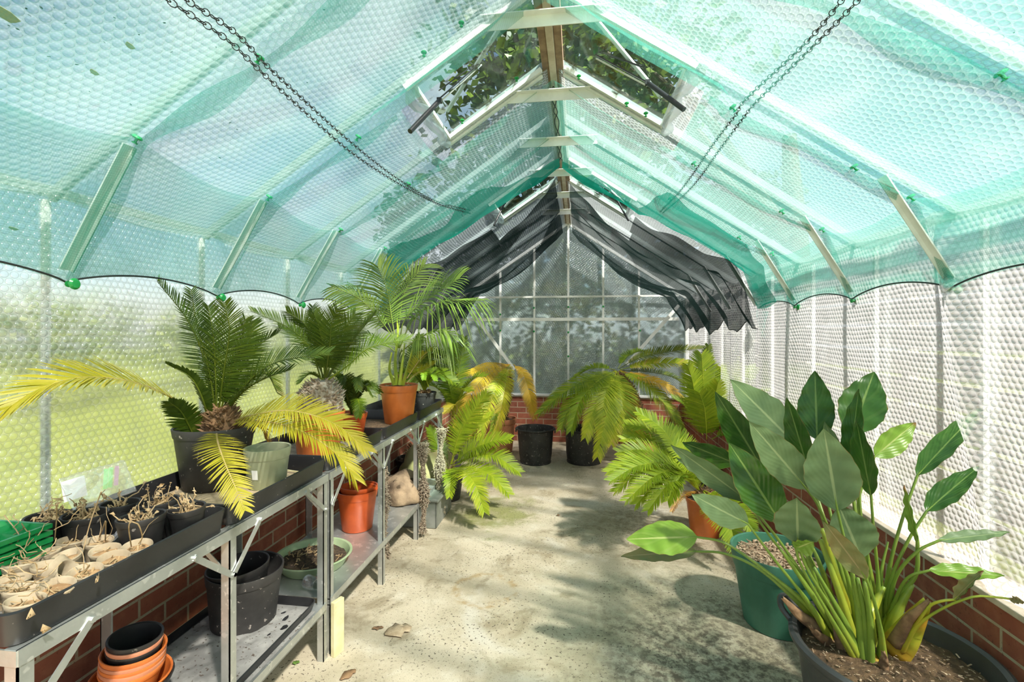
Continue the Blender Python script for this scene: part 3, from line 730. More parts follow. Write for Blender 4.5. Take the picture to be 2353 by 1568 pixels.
bench('aluminium plant bench nearest the camera with the cycad in a black pot', [(.80, 1), (1.38, 1), (1.945, 1)], .80, 1.98, (.78, 1.96))
bench('aluminium plant bench further along the left wall holding orange pots', [(2.00, 1), (2.58, 1), (3.17, 1), (3.74, 1)], 1.995, 3.80, (2.0, 3.74))
def tray(y0, y1, label, x0=XB-.012, x1=XF-.0, z=TZ, h=.067, mat='tray'):
    mb = MB(); r = .035
    def ring(ins, zz, rr):
        pts = []
        for cx, cy, a0 in ((x1-ins-rr, y1-ins-rr, 0), (x0+ins+rr, y1-ins-rr, 90), (x0+ins+rr, y0+ins+rr, 180), (x1-ins-rr, y0+ins+rr, 270)):
            for k in range(6): a = radians(a0 + 18*k); pts.append(mb.add((cx + rr*cos(a), cy + rr*sin(a), zz)))
        return pts
    rings = [ring(.010, z, .03), ring(.004, z+h*.6, r), ring(0, z+h, r), ring(.004, z+h+.003, r), ring(.007, z+h, r-.006), ring(.012, z+.006, .025)]
    for a, b in zip(rings, rings[1:]):
        for j in range(24): mb.face(a[j], a[(j+1) % 24], b[(j+1) % 24], b[j])
    mb.face(*rings[0][::-1]); mb.face(*rings[-1])
    return tag(mb.build('tray', M_[mat], smooth=True), label, 'tray')
tray(.79, 1.383, 'long black tray nearest the camera holding the fibre pots')
tray(1.392, 1.985, 'black tray under the cycad in the black pot')
tray(1.997, 2.60, 'black tray between the cycad tray and the orange pot')
tray(2.61, 3.20, 'black tray holding the tall orange pot'); tray(3.21, 3.795, 'last black tray at the far end of the bench')
def dirt(x0, x1, y0, y1, z, mat, label, seed, hh=.008, n=40):
    mb = MB()
    def fn(s, t):
        x = x0 + (x1-x0)*t; y = y0 + (y1-y0)*s; e = min(s, 1-s, t, 1-t)
        return Vector((x, y, z + hh*min(1, e*8)*(.55 + .9*noise.noise(Vector((x*9, y*9, seed))) + .5*noise.noise(Vector((x*35, y*35, seed))))))
    sheet(mb, fn, n, n, y1-y0, x1-x0)
    return tag(mb.build('loose_dirt', M_[mat]), label, 'dirt', kind='stuff')
dirt(XB+.01, XF-.01, .82, 1.36, TZ+.007, 'greyfelt', 'grey dusty matting in the first tray', 1)
dirt(XB+.01, XF-.01, 1.42, 1.96, TZ+.007, 'sand', 'sandy dirt in the tray under the black cycad pot', 2)
dirt(XB+.01, XF-.01, 2.02, 2.58, TZ+.007, 'grit', 'gritty dirt in the third tray', 3)
dirt(XB+.01, XF-.01, 2.63, 3.18, TZ+.007, 'soilb', 'brown dirt in the tray under the orange pot', 4)
# ------------------------------------------------------------------ pots
def pot(parent, name, mat, M, rb, rt, h, rim=.03, lip=.004, wall=.0035, n=36, inner=True, wob=0):
    mb = MB(); k = (rt-rb)/h; rr = rb + k*(h-rim)
    prof = [(0, 0), (rb*.96, 0), (rb, .004), (rr, h-rim), (rr+lip*.8, h-rim+.001), (rr+lip, h-rim+.004), (rt+lip, h-.003), (rt+lip-.001, h), (rt, h+.0005), (rt-wall, h-.002), (rb+.002-wall, .006), (0, .006)]
    jit = None
    if wob: jit = lambda r, z, a: (r*(1+wob*z/h*cos(2*a+.7)), z)
    mb.lathe(prof, M, n, jit=jit)
    return mb.build(name, M_[mat], parent)
def soil(parent, M, r, z, mat='soil', amp=.008, seed=0, name='soil', n=28):
    mb = MB(); prof = [(r, z-.004), (r*.9, z), (r*.7, z), (r*.5, z), (r*.3, z), (r*.12, z), (0, z)]
    mb.lathe(prof, M, n, jit=lambda rr, zz, a: (rr, zz + amp*(noise.noise(Vector((rr*cos(a)*40, rr*sin(a)*40, seed))) + .6*noise.noise(Vector((rr*cos(a)*90, rr*sin(a)*90, seed+5))))))
    return mb.build(name, M_[mat], parent)
def crumbs(parent, name, M, r, z, n, mat, seed, ln=.02, th=.003, up=.4):
    """loose chips lying on a surface"""
    rr = random.Random(seed); mb = MB()
    for i in range(n):
        a = rr.uniform(0, 2*pi); q = r*sqrt(rr.random()); p = M @ Vector((q*cos(a), q*sin(a), z + rr.uniform(0, .008)))
        d = Vector((rr.gauss(0,1), rr.gauss(0,1), rr.gauss(0, up))).normalized()*ln*rr.uniform(.4, 1.3)
        mb.bar(p - d*.5, p + d*.5, th*rr.uniform(1, 3), th)
    return tag(mb.build(name, M_[mat], parent, smooth=False), kind='stuff')
def simplepot(kind, label, mat, loc, rb, rt, h, cat='pot', group=None, tilt=0, az=0, **kw):
    t = thing(kind, label, cat, loc, group); pot(t, 'pot_body', mat, TR(loc, tilt, az), rb, rt, h, **kw); return t
def driedstems(parent, M, r, z, n, hh, seed, curl=1.0, th=.0022, blobs=True):
    rr = random.Random(seed); mb = MB()
    for i in range(n):
        a = rr.uniform(0, 2*pi); q = r*rr.random()*.7; p = M @ Vector((q*cos(a), q*sin(a), z)); pts = [p]; d = Vector((rr.gauss(0,.35), rr.gauss(0,.35), 1)).normalized(); s = hh*rr.uniform(.35, 1.1)/6
        for k in range(6):
            d = (d + Vector((rr.gauss(0,.42), rr.gauss(0,.42), rr.gauss(.12, .35)))*curl).normalized(); pts.append(pts[-1] + d*s)
        mb.tube(pts, [th*(1-.1*k) for k in range(7)], 5)
        if blobs:
            for k in range(3):
                c = pts[rr.randint(2, 6)]; w = rr.uniform(.004, .010)
                e1 = Vector((rr.gauss(0,1), rr.gauss(0,1), rr.gauss(0,1))).normalized(); e2 = e1.cross(Vector((rr.gauss(0,1), rr.gauss(0,1), rr.gauss(0,1)))).normalized()
                ids = [mb.add(c + e1*w), mb.add(c + e2*w*.6), mb.add(c - e1*w), mb.add(c - e2*w*.6), mb.add(c + e1.cross(e2)*w*.7)]
                for j in range(4): mb.face(ids[j], ids[(j+1) % 4], ids[4])
    return mb.build('dried_stems', M_['dry'], parent)
# fibre pots, standing and toppled, in the near corner of the first tray
PP = [  # u, v of the rim centre, tilt, azimuth, label
 (160, 1243, 4, 60, 'tan fibre pot in the back row beside the green cell trays, left one'), (224, 1243, 3, 0, 'tan fibre pot in the back row with bent straws standing in it'),
 (103, 1273, 10, 200, 'tan fibre pot directly in front of the green cell trays'), (140, 1279, 14, 250, 'tan fibre pot leaning in the middle of the fibre pot cluster'),
 (190, 1281, 5, 300, 'tan fibre pot filled with husks in the middle row'), (239, 1289, 8, 320, 'tan fibre pot close to the tray edge, second from the foil packet'),
 (303, 1266, 6, 300, 'tan fibre pot beside the foil packet with a looped dry stem'), (28, 1303, 12, 120, 'tan fibre pot at the left frame edge under the dry stems'),
 (70, 1308, 8, 60, 'tan fibre pot in front of the cell trays heaped with dry bits'), (118, 1318, 55, 20, 'tan fibre pot tipped over showing its inside'),
 (166, 1316, 62, 200, 'tan fibre pot lying on its side showing its outer wall'), (222, 1318, 6, 300, 'tan fibre pot against the tray edge behind a dangling dry sprig'),
 (60, 1337, 6, 90, 'tan fibre pot in the third row, next to the tangled stems'), (62, 1357, 8, 80, 'tan fibre pot in the fourth row with pale crumbs'),
 (158, 1347, 10, 330, 'tan fibre pot touching the tray wall below the toppled pots'), (90, 1382, 6, 60, 'tan fibre pot nearest the tray corner'), (12, 1362, 9, 140, 'tan fibre pot cut by the left frame edge low down')]
PL = [onZ(u, v, TZ+.070) for u, v, tl, az, lb in PP]
for it in range(300):      # no two pots stand in the same spot
    for a in range(len(PL)):
        for b in range(a):
            d = PL[a] - PL[b]; d.z = 0; l = max(d.length, 1e-4); m = .066 if 9 not in (a, b) and 10 not in (a, b) else .058
            if l < m: d *= (m-l)/l*.5; PL[a] += d; PL[b] -= d
        PL[a].x = min(max(PL[a].x, -1.318 if PL[a].y < 1.06 else -1.45), XF-.042); PL[a].y = min(max(PL[a].y, .838), 1.21)
for i, (u, v, tl, az, lb) in enumerate(PP):
    loc = PL[i].copy(); loc.z = TZ + .012 + (.022 if tl > 40 else .0)
    t = thing('fibre_pot', lb, 'pot', loc, 'fibre pots in the first tray'); M = TR(loc, tl, az)
    pot(t, 'pot_body', 'peat', M, .023, .0335, .060, rim=.012, lip=.0012, wall=.0022, n=26, wob=.04)
    if tl < 40:
        soil(t, M, .029, .047, 'husk', .004, i, n=14); crumbs(t, 'dry_husks', M, .022, .048, 7, 'dry', 40+i, .018, .0016)
    if i in (0, 1, 6, 7, 8, 12, 13, 11): driedstems(t, M, .022, .046, 1 if i != 1 else 3, .08 if i not in (1, 6) else .13, 70+i, .9, .0012, False)
def stem(pts, label, r=.0014):
    mb = MB(); mb.tube(spline([onZ(u, v, z) for u, v, z in pts], 24), r, 5); tag(mb.build('straw', M_['dry']), label, 'straw')
stem([(190, 1270, .87), (205, 1210, .93), (222, 1160, .99), (233, 1130, 1.03)], 'tall straight straw rising beside the green cell trays')
stem([(226, 1242, .87), (240, 1205, .95), (243, 1200, .96), (242, 1245, .88)], 'bent straw folded over in the back fibre pot', .0016)
stem([(303, 1266, .86), (296, 1215, .95), (302, 1200, .98), (318, 1206, .97), (327, 1235, .92), (318, 1250, .90)], 'wiry loop of dry stem beside the foil packet', .0015)
stem([(126, 1240, .90), (130, 1190, .97), (130, 1160, 1.02)], 'thin upright straw in front of the green cell trays')
stem([(10, 1185, .96), (45, 1235, .93), (20, 1270, .90), (60, 1290, .89), (110, 1265, .9)], 'long curling dry stem lying over the cell trays')
def tangle(u, v, z, n, spread, seed, label):
    rr = random.Random(seed); mb = MB(); c = onZ(u, v, z)
    for i in range(n):
        p = c + Vector((rr.gauss(0, spread), rr.gauss(0, spread), abs(rr.gauss(0, .02)))); d = Vector((rr.gauss(0,1), rr.gauss(0,1), rr.gauss(0,.5))).normalized(); pts = [p]
        for k in range(7): d = (d + Vector((rr.gauss(0,.5), rr.gauss(0,.5), rr.gauss(0,.4)))).normalized(); pts.append(pts[-1] + d*.011)
        mb.tube(pts, .0011, 4)
        if i % 2 == 0:
            q = pts[4]; a = Vector((rr.gauss(0,1), rr.gauss(0,1), rr.gauss(0,1)))*.005; b = Vector((rr.gauss(0,1), rr.gauss(0,1), rr.gauss(0,1)))*.005
            mb.face(mb.add(q+a), mb.add(q+b), mb.add(q-a), mb.add(q-b*.5))
    tag(mb.build('dry_litter', M_['dry']), label, 'dry plant litter', kind='stuff')
tangle(35, 1290, .89, 12, .03, 1, 'tangle of dry stems over the left fibre pots'); tangle(15, 1370, .88, 12, .025, 2, 'dry crumbs and stems in the tray corner'); tangle(130, 1330, .885, 7, .03, 3, 'dry sprigs between the toppled fibre pots'); tangle(60, 1215, .94, 7, .05, 4, 'dry stems fallen on the green cell trays')
for i, (u, v, z, rot, lb) in enumerate(((98, 1447, .845, 20, 'curled dry leaf stuck to the outside of the tray corner'), (66, 1412, .885, 70, 'curled dry leaf hanging over the tray rim'), (223, 1330, .87, 0, 'dry sprig dangling over the tray rim'))):
    p = onX(u, v, XF + .022); mb = MB(); w = .011
    for k in range(3):
        a = Vector((.002*k, .5*w*sin(k*2+i), w*(1-k*.8))); b = Vector((.008, w*cos(k+i), -.3*w)); mb.face(mb.add(p+a), mb.add(p+b), mb.add(p-a*.8), mb.add(p-b*.5+Vector((.006,0,0))))
    tag(mb.build('dry_leaf', M_['dry'], solid=.0008), lb, 'dry leaf')
# black pots with withered plants
BP = [(193, 1180, .052, 'black pot of withered stems right behind the green cell trays', 8), (106, 1186, .052, 'black pot of withered stems at the back beside the plastic bag', 8), (274, 1156, .050, 'black pot behind the others with one tall withered stem', 3),
      (326, 1186, .056, 'black pot of withered stems standing in front, nearest the tray edge', 7), (367, 1150, .052, 'black pot of thin dry grass behind the front one', 9), (451, 1165, .048, 'black pot of curled dry stems at the tray corner', 8), (412, 1157, .044, 'empty black pot tucked behind the corner pot', 0)]
for i, (u, v, r, lb, n) in enumerate(BP):
    h = .105 if r > .05 else .095
    loc = onZ(u, v, TZ+.012+h); loc.z = TZ+.012
    loc.x = min(max(loc.x, -1.515), XF-r*.80-.012)
    t = thing('black_flowerpot', lb, 'pot', loc, 'black pots of withered plants'); M = TR(loc, 3 if i % 2 else 2, 50*i)
    pot(t, 'pot_body', 'blackpl', M, r*.76, r, h, rim=.018, lip=.002, n=30); soil(t, M, r*.9, h-.022, 'soil', .006, 20+i, n=20)
    if n:
        driedstems(t, M, r*.75, h-.02, n*2, .075 if i != 2 else .10, 120+i, 1.0 if i != 4 else .5, .0026 if i != 4 else .0015); crumbs(t, 'dry_husks', M, r*.6, h-.015, 16, 'dry', 140+i, .03, .002, .7)
# green cell trays
p0 = onZ(88, 1205, .93)
cy = radians(-3)
for k in range(6):
    z = TZ+.014 + .0165*k; M = Matrix.Translation((-1.462, .87, z)) @ Matrix.Rotation(cy + radians(1.2*(k % 3)), 4, 'Z')
    mb = MB(); W2, L2 = .10, .19
    for a in range(4):
        for b in range(6):
            x0 = -W2 + .05*a; y0 = -L2 + .0633*b
            top = [(x0, y0), (x0+.05, y0), (x0+.05, y0+.0633), (x0, y0+.0633)]; bot = [(x0+.012, y0+.014), (x0+.038, y0+.014), (x0+.038, y0+.049), (x0+.012, y0+.049)]
            A = [mb.add(M @ Vector((*q, .030))) for q in top]; Bt = [mb.add(M @ Vector((*q, .0))) for q in bot]
            for j in range(4): mb.face(A[j], A[(j+1) % 4], Bt[(j+1) % 4], Bt[j])
            mb.face(*Bt)
    for lo, hi in (((-W2-.008, -L2-.008, .026), (-W2, L2+.008, .031)), ((W2, -L2-.008, .020), (W2+.008, L2+.008, .031)), ((-W2, -L2-.008, .020), (W2, -L2, .031)), ((-W2, L2, .020), (W2, L2+.008, .031))): mb.box(lo, hi, M)
    o = mb.build('cell_tray', M_['cell'], smooth=False)
    tag(o, 'green plastic cell tray, %s in the stack' % ('bottom one', 'second from the bottom', 'third from the bottom', 'fourth from the bottom', 'fifth from the bottom', 'topmost')[k], 'tray', 'stack of green cell trays')
# zip bag with labels, foil packet
bz = onX(182, 1160, -1.555)
bg_ = thing('plastic_bag', 'clear zip bag of coloured plant labels against the wall', 'bag', bz)
mb = MB()
def bagf(s, t):
    return Vector((-1.565 + .05*(1-t) + .010*noise.noise(Vector((s*4, t*4, 3))), bz.y-.05 + .21*s, .885 + .105*t + .006*noise.noise(Vector((s*6, t*3, 8)))))
sheet(mb, bagf, 16, 10, .22, .13); mb.build('bag', M_['clear'], bg_, solid=.002)
for nm, mt, s in (('paper_label', 'white', .18), ('lime_label', 'lime', .62), ('pink_label', 'pink', .8), ('lime_label', 'lime', .7)):
    q = Vector((-1.552, bz.y-.05+.21*s, .915)); mb = MB(); w = .035 if nm == 'paper_label' else .007
    mb.bar(q, q + Vector((-.012, .015 if w < .02 else 0, .062)), .0015, w*2, (0, 1, 0)); mb.build(nm, M_[mt], bg_, smooth=False)
fp = onZ(265, 1245, TZ+.02); mb = MB()
def foil(s, t): return fp + Vector((.05*(t-.5), .09*(s-.5), .004 + .022*abs(noise.noise(Vector((s*5, t*5, 2)))) + .03*s*t))
sheet(mb, foil, 12, 8, .09, .05); tag(mb.build('foil_packet', M_['foil'], smooth=False, solid=.001), 'crumpled silver foil packet beside the fibre pots', 'packet')
# olive pot
loc = onZ(598, 1100, TZ+.012); loc = Vector((-1.222, 1.748, TZ+.012))
t = thing('flowerpot', 'empty olive green plastic pot beside the cycad on the bench', 'pot', loc); M = TR(loc, 0, 0)
pot(t, 'pot_body', 'olive', M, .066, .083, .155, rim=.040, lip=.003)
lb_ = onZ(582, 1108, .87); d = (EYE - loc); d.z = 0; d.normalize(); c = loc + Vector((d.x*cos(.55)+d.y*sin(.55), d.y*cos(.55)-d.x*sin(.55), 0))*.0755 if False else None
ang = atan2(EYE.y-loc.y, EYE.x-loc.x) - .62
mb = MB(); rws = []
for zz, rr in ((.045, .0735), (.082, .0777)): rws.append([mb.add(loc + Vector((rr*cos(ang+a), rr*sin(ang+a), zz))) for a in (-.16, -.05, .05, .16)])
for j in range(3): mb.face(rws[0][j], rws[0][j+1], rws[1][j+1], rws[1][j])
mb.build('sticker', M_['white'], t)
mb = MB(); a = onZ(625, 1085, TZ+.02); mb.bar((-1.12, 1.90, TZ+.018), (-1.30, 1.945, TZ+.018), .008, .004); tag(mb.build('wooden_stick', M_['wood'], smooth=False), 'thin wooden stick lying in the tray beside the olive pot', 'stick')
# ------------------------------------------------------------------ lower shelf
dirt(XB+.03, XF-.01, .80, 1.90, SZ+.002, 'greyfelt', 'grey dusty matting on the near lower shelf', 11, .006, 50)
tray(1.30, 1.925, 'shallow black tray on the near lower shelf', XB+.03, XF-.012, SZ+.012, .030)
dirt(XB+.05, XF-.03, 1.33, 1.90, SZ+.018, 'greyfelt', 'dusty soil in the lower shelf tray', 12, .010, 50)
# nested pots, bottom left
c = Vector((-1.335, 1.255, SZ+.004))
specs = [('blackpl', .070, .105, .16, 0, 'wide black pot at the bottom of the pot stack'), ('terra', .062, .1, .15, .020, 'wide orange pot holding the whole pot stack'),
         ('terra', .055, .078, .115, .090, 'orange pot in the stack, lowest of the nested ones'), ('palerim', .055, .078, .115, .104, 'pale orange pot in the stack, second nested one'), ('terra', .055, .078, .115, .116, 'orange pot in the stack, third nested one'),
         ('palerim', .055, .078, .115, .128, 'pale orange pot in the stack, fourth nested one'), ('terra', .055, .079, .115, .145, 'orange pot in the stack, topmost large one'),
         ('blackpl', .048, .066, .10, .172, 'black pot near the top of the stack with a pale pot above'), ('palerim', .048, .067, .10, .186, 'pale terracotta pot just under the top black pot'), ('blackpl', .048, .067, .10, .203, 'glossy black pot on top of the pot stack')]
for mt, rb, rt, h, dz, lb in specs:
    dz *= .90; lean = Vector((.10*dz, .02*dz, dz)); simplepot('stacked_flowerpot', lb, mt, c + lean, rb, rt, h, group='nested pots on the lower shelf', tilt=5, az=10, rim=.018, lip=.003)
# big dusty black pot with another inside
c = Vector((-1.345, 1.775, SZ+.022)); simplepot('large_flowerpot', 'large dusty black pot on the lower shelf', 'blackdust', c, .118, .138, .215, tilt=2, az=0, rim=.04, lip=.004)
c2 = c + Vector((-.006, -.012, .056)); t = simplepot('large_flowerpot', 'black pot nested inside the large dusty black pot', 'blackpl', c2, .09, .112, .175, tilt=3, az=200, rim=.03, lip=.003); soil(t, TR(c2, 3, 200), .088, .06, 'soil', .006, 51)
simplepot('small_flowerpot', 'tiny terracotta pot sitting inside the nested black pots', 'palerim', c2 + Vector((.0, -.040, .075)), .028, .040, .055, tilt=12, az=90, rim=.012, lip=.002, n=24)
# pale green dish of compost
c = Vector((-1.335, 2.275, SZ+.002)); t = thing('planting_bowl', 'wide shallow pale green bowl of dry compost on the lower shelf', 'bowl', c)
pot(t, 'bowl', 'dish', TR(c), .150, .182, .062, rim=.014, lip=.006, wall=.007, n=48); soil(t, TR(c), .158, .036, 'soil', .012, 60, n=36); crumbs(t, 'dry_bits', TR(c), .14, .042, 60, 'dry', 61, .028, .0022, .3)
# glass jars
for i, (u, v) in enumerate(((718, 1337), (742, 1330))):
    p = onZ(u, v, SZ+.036); M = TR(p + Vector((-.03, .0, 0)), 90, -20 + 30*i); j = thing('glass_jar', ('clear jar lying on the shelf in front of the green bowl', 'clear jar lying closest to the bench post by the bowl')[i], 'jar', p)
    mb = MB(); mb.lathe([(0, 0), (.026, 0), (.030, .004), (.030, .052), (.024, .060), (.024, .068), (.021, .068), (.0215, .059), (.027, .051), (.027, .006), (0, .004)], M, 24); mb.build('jar_glass', M_['glass'], j)
    mb = MB(); mb.lathe([(0, .004), (.022, .005), (.022, .012), (0, .013)], M, 18); mb.build('jar_soil', M_['soil'], j)
# red orange pots further along
c = Vector((-1.325, 2.74, SZ+.002)); t = simplepot('large_flowerpot', 'bright red orange pot on the lower shelf', 'terra2', c, .088, .116, .235, rim=.045, lip=.004)
c2 = c + Vector((-.01, .07, .05)); c2 = c + Vector((.0, .012, .035)); t = simplepot('large_flowerpot', 'red orange pot nested inside the bright one', 'terra2', c2, .078, .108, .215, rim=.03, lip=.003, tilt=3, az=90); soil(t, TR(c2, 3, 90), .095, .15, 'soilb', .006, 71)
# tan stone
def rock(kind, label, cat, loc, rad, seed, mat, cutz=-.6, amp=.22, rot=0):
    mb = MB(); nu, nv = 36, 22; ids = []
    ca, sa = cos(rot), sin(rot)
    for i in range(nv+1):
        th = pi*i/nv; row = []
        for j in range(nu):
            ph = 2*pi*j/nu; d = Vector((sin(th)*cos(ph), sin(th)*sin(ph), cos(th)))
            k = 1 + amp*noise.noise(d*1.3 + Vector((seed, 0, 0))) + amp*.35*noise.noise(d*4 + Vector((0, seed, 0))) - .10*abs(noise.noise(d*2.2 + Vector((0, 0, seed))))
            z = max(d.z*k, cutz); x, y = d.x*k*rad[0], d.y*k*rad[1]
            row.append(mb.add((loc[0] + x*ca - y*sa, loc[1] + x*sa + y*ca, loc[2] + (z-cutz)*rad[2])))
        ids.append(row)
    for a, b in zip(ids, ids[1:]):
        for j in range(nu): mb.face(a[j], b[j], b[(j+1) % nu], a[(j+1) % nu])
    return tag(mb.build(kind, M_[mat], auto=False), label, cat)
rock('stone', 'tan weathered stone on the lower shelf beside the red orange pot', 'stone', (-1.225, 3.24, SZ+.002), (.135, .17, .125), 3, 'stone', rot=.4)
rock('stone', 'large olive mossy stone behind the far bench legs', 'stone', (-1.33, 4.10, .0), (.25, .32, .30), 8, 'slab', cutz=-.5, amp=.14)
# old grey box under the far end of the bench
tk = thing('storage_box', 'grubby grey plastic box on the floor under the far bench end', 'box', (-1.30, 3.42, 0)); mb = MB()
x0, x1, y0, y1, z1 = -1.50, -1.01, 3.36, 3.78, .205
mb.box((x0+.02, y0+.02, .002), (x1-.02, y1-.02, .012))
for lo, hi in (((x0+.01, y0, .002), (x1-.01, y0+.012, z1)), ((x0+.01, y1-.012, .002), (x1-.01, y1, z1)), ((x0+.01, y0, .002), (x0+.022, y1, z1)), ((x1-.022, y0, .002), (x1-.01, y1, z1))): mb.box(lo, hi)
mb.build('box_body', M_['tank'], tk, smooth=False, bevel=.006)
mb = MB(); mb.box((x0-.01, y0-.015, z1-.01), (x1+.012, y1+.015, z1+.014)); mb.build('lid', M_['tank'], tk, smooth=False, bevel=.008)
simplepot('small_flowerpot', 'small terracotta pot standing behind the grey box', 'terra', Vector((-1.13, 3.90, .0)), .06, .08, .13, rim=.03, lip=.003)
# hanging dry moss
def moss(label, pts, rad, n, mat, seed):
    rr = random.Random(seed); mb = MB(); sp = spline(pts, 60)
    for i in range(n):
        k = rr.randint(0, 59); p = sp[k].lerp(sp[k+1], rr.random()); q = rad*(.6+.5*sin(k*.21+seed))*(1 if k < 50 else .8)
        a = rr.uniform(0, 2*pi); p = p + Vector((cos(a), sin(a), 0))*q*rr.random()**.5; d = Vector((rr.gauss(0,1), rr.gauss(0,1), rr.gauss(-.4,1))).normalized(); l = rr.uniform(.010, .022)
        p2 = p + d*l*.5 + Vector((0,0,rr.gauss(0,.004))); p3 = p + d*l
        mb.tube([p, p2 + Vector((rr.gauss(0,.004), rr.gauss(0,.004), 0)), p3], [.0022, .0026, .0012], 4)
    mb.tube(sp, rad*.32, 7)
    return tag(mb.build('hanging_moss', M_[mat], smooth=False), label, 'moss')
moss('grey strand of dry moss hanging beside the fourth bench leg', [P(971, 1018, 3.30), P(972, 1080, 3.31), P(975, 1150, 3.32), P(970, 1225, 3.33)], .036, 2800, 'moss', 1)
moss('pale strand of dry moss hanging at the end bench leg', [P(1015, 985, 3.66), P(1012, 1050, 3.66), P(1008, 1110, 3.67), P(1012, 1180, 3.68)], .040, 2800, 'mossl', 2)
moss('thin strand of dry moss hanging behind the third bench leg', [P(886, 1075, 2.75), P(888, 1150, 2.76), P(886, 1230, 2.77), P(893, 1285, 2.78)], .016, 500, 'moss', 3)
# plank of wood at the bench leg
p = onZ(757, 1516, 0); mb = MB(); q = Vector((XF+.032, 2.005, 0)); mb.bar(q, q + Vector((.004, -.006, .245)), .058, .022, (1.0, -.35, 0)); tag(mb.build('wood_block', M_['wood'], smooth=False, bevel=.003), 'upright offcut of pale wood against the double bench leg', 'wood block')
# buckets on the floor
def bucket(label, loc, rb, rt, h, bail):
    t = thing('bucket', label, 'bucket', loc); M = TR(loc)
    mb = MB(); mb.lathe([(0, .006), (rb*.9, .004), (rb, 0), (rb+.004, .012), (rb-.002, .016), (rb + (rt-rb)*.25, h*.25), (rb + (rt-rb)*.262, h*.255), (rt-.012, h-.025), (rt, h-.02), (rt+.008, h-.006), (rt+.006, h), (rt-.006, h), (rt-.016, h-.03), (rb-.004, .014), (0, .012)], M, 40)
    mb.build('bucket_body', M_['blackdust'], t)
    for s in (-1, 1):
        mb = MB(); mb.box((loc[0]+s*rt-.012*(s < 0), loc[1]-.02, h-.05), (loc[0]+s*rt+.012*(s > 0), loc[1]+.02, h-.005)); mb.build('handle_lug', M_['blackdust'], t, smooth=False)
bucket('empty black bucket on the floor in the middle', (-.467, 5.235, 0), .168, .208, .375, 0)
bucket('black bucket half hidden under the drooping cycad fronds', (.06, 5.32, 0), .185, .215, .37, 0)
# fallen leaves and scraps on the floor
def scrap(u, v, w, l, mat, name, label, rot, cat='leaf'):
    p = onZ(u, v, .004); mb = MB(); ca, sa = cos(rot), sin(rot); ids = []
    for k in range(7):
        t = k/6; hw = w*sin(pi*min(.98, t+.02))**.7*(1 + .35*sin(k*2.7+rot)); x = (t-.5)*l
        ids.append([mb.add(p + Vector((x*ca - y*sa, x*sa + y*ca, .003 + .006*abs(y/w if w else 0)*sin(k+rot)**2))) for y in (-hw, 0, hw)])
    for a, b in zip(ids, ids[1:]):
        for j in range(2): mb.face(a[j], b[j], b[j+1], a[j+1])
    tag(mb.build(name, M_[mat], solid=.001), label, cat)
scrap(680, 1525, .011, .030, 'smallleaf', 'fallen_leaf', 'tiny green leaf on the floor near the wood block', .4)
scrap(868, 1445, .012, .055, 'deadleaf', 'fallen_leaf', 'torn brown leaf on the floor beside the tan stain', .3)
scrap(800, 1552, .022, .075, 'deadleaf', 'fallen_leaf', 'dark brown dead leaf at the bottom edge of the picture', 1.1)
scrap(915, 1450, .05, .13, 'sand', 'dirt_patch', 'patch of tan dirt trodden onto the floor', .6, 'dirt'); scrap(710, 1447, .006, .03, 'deadleaf', 'fallen_leaf', 'dry sliver on the floor left of the wood block', .1)
scrap(1283, 1185, .012, .03, 'deadleaf', 'fallen_leaf', 'crumpled dead leaf on the open floor beyond the rust ring', .8)
# ------------------------------------------------------------------ cycads and palms
def frond(parent, pts, mat, L=.11, n=33, roll=0, t0=.14, w=.0026, droop=.12, vee=.30, a0=78, a1=38, base=.25, tipb=0.0, seed=None, rach=.0045, hz=None, droopmax=None):
    rr = random.Random(seed if seed is not None else R.random())
    S = spline(pts, n*2); mb = MB(); k = len(S)
    r = S[-1] - S[0]; r.z = 0
    if r.length < .02: r = Vector((cos(rr.uniform(0, 6)), sin(rr.uniform(0, 6)), 0))
    r.normalize(); h = Z3.cross(r) if hz is None else Vector(hz)
    mb.tube(S, [rach*(1-.75*i/(k-1)) for i in range(k)], 5, tone=[.97 if mat == 'yellow' else .62 if mat != 'orange' else .5]*k)
    for i in range(k):
        t = i/(k-1)
        if t < t0: continue
        T = (S[min(i+1, k-1)] - S[max(i-1, 0)]).normalized()
        hs = (h - T*h.dot(T))
        if hs.length < .05: hs = T.cross(Z3)
        hs.normalize(); U = T.cross(hs)
        cr, sr = cos(radians(roll)), sin(radians(roll)); hh = hs*cr + U*sr; U = T.cross(hh)
        q = (t-t0)/(1-t0)
        prof = min(1, .30 + q/.28*.7) if q < .28 else 1 - .62*((q-.28)/.72)**2.2
        ang = radians(a0 + (a1-a0)*q**.8)
        for sd in (-1, 1):
            if rr.random() < .02: continue
            l = L*prof*rr.uniform(.93, 1.04); d = (hh*(sd*sin(ang)) + T*cos(ang) + U*(vee + rr.gauss(0,.05)) + Vector((rr.gauss(0,.035), rr.gauss(0,.035), rr.gauss(0,.035)))).normalized()
            wv = (T - d*T.dot(d)); wv.normalize()
            tn = min(1, max(0, base + rr.gauss(0, .10))); tt = min(1, tn + tipb*(q**3))
            p0 = S[i] + U*rach*.3; prev = None
            for j, (s, wf) in enumerate(((0, .75), (.35, 1), (.72, .72), (1, 0))):
                c = p0 + d*(l*s) + Vector((0, 0, -droop*l*s*s))
                tj = min(1, tt + .18*tipb*s + (.10*s if tipb else 0))
                cur = [mb.add(c - wv*w*wf, tj), mb.add(c + wv*w*wf, tj)] if wf else [mb.add(c, min(1, tj+.12))]
                if prev: mb.face(*(prev + cur[::-1])) if len(cur) == 2 else mb.face(prev[0], prev[1], cur[0])
                prev = cur
    return mb.build('frond', M_[mat], parent, smooth=True, auto=False)
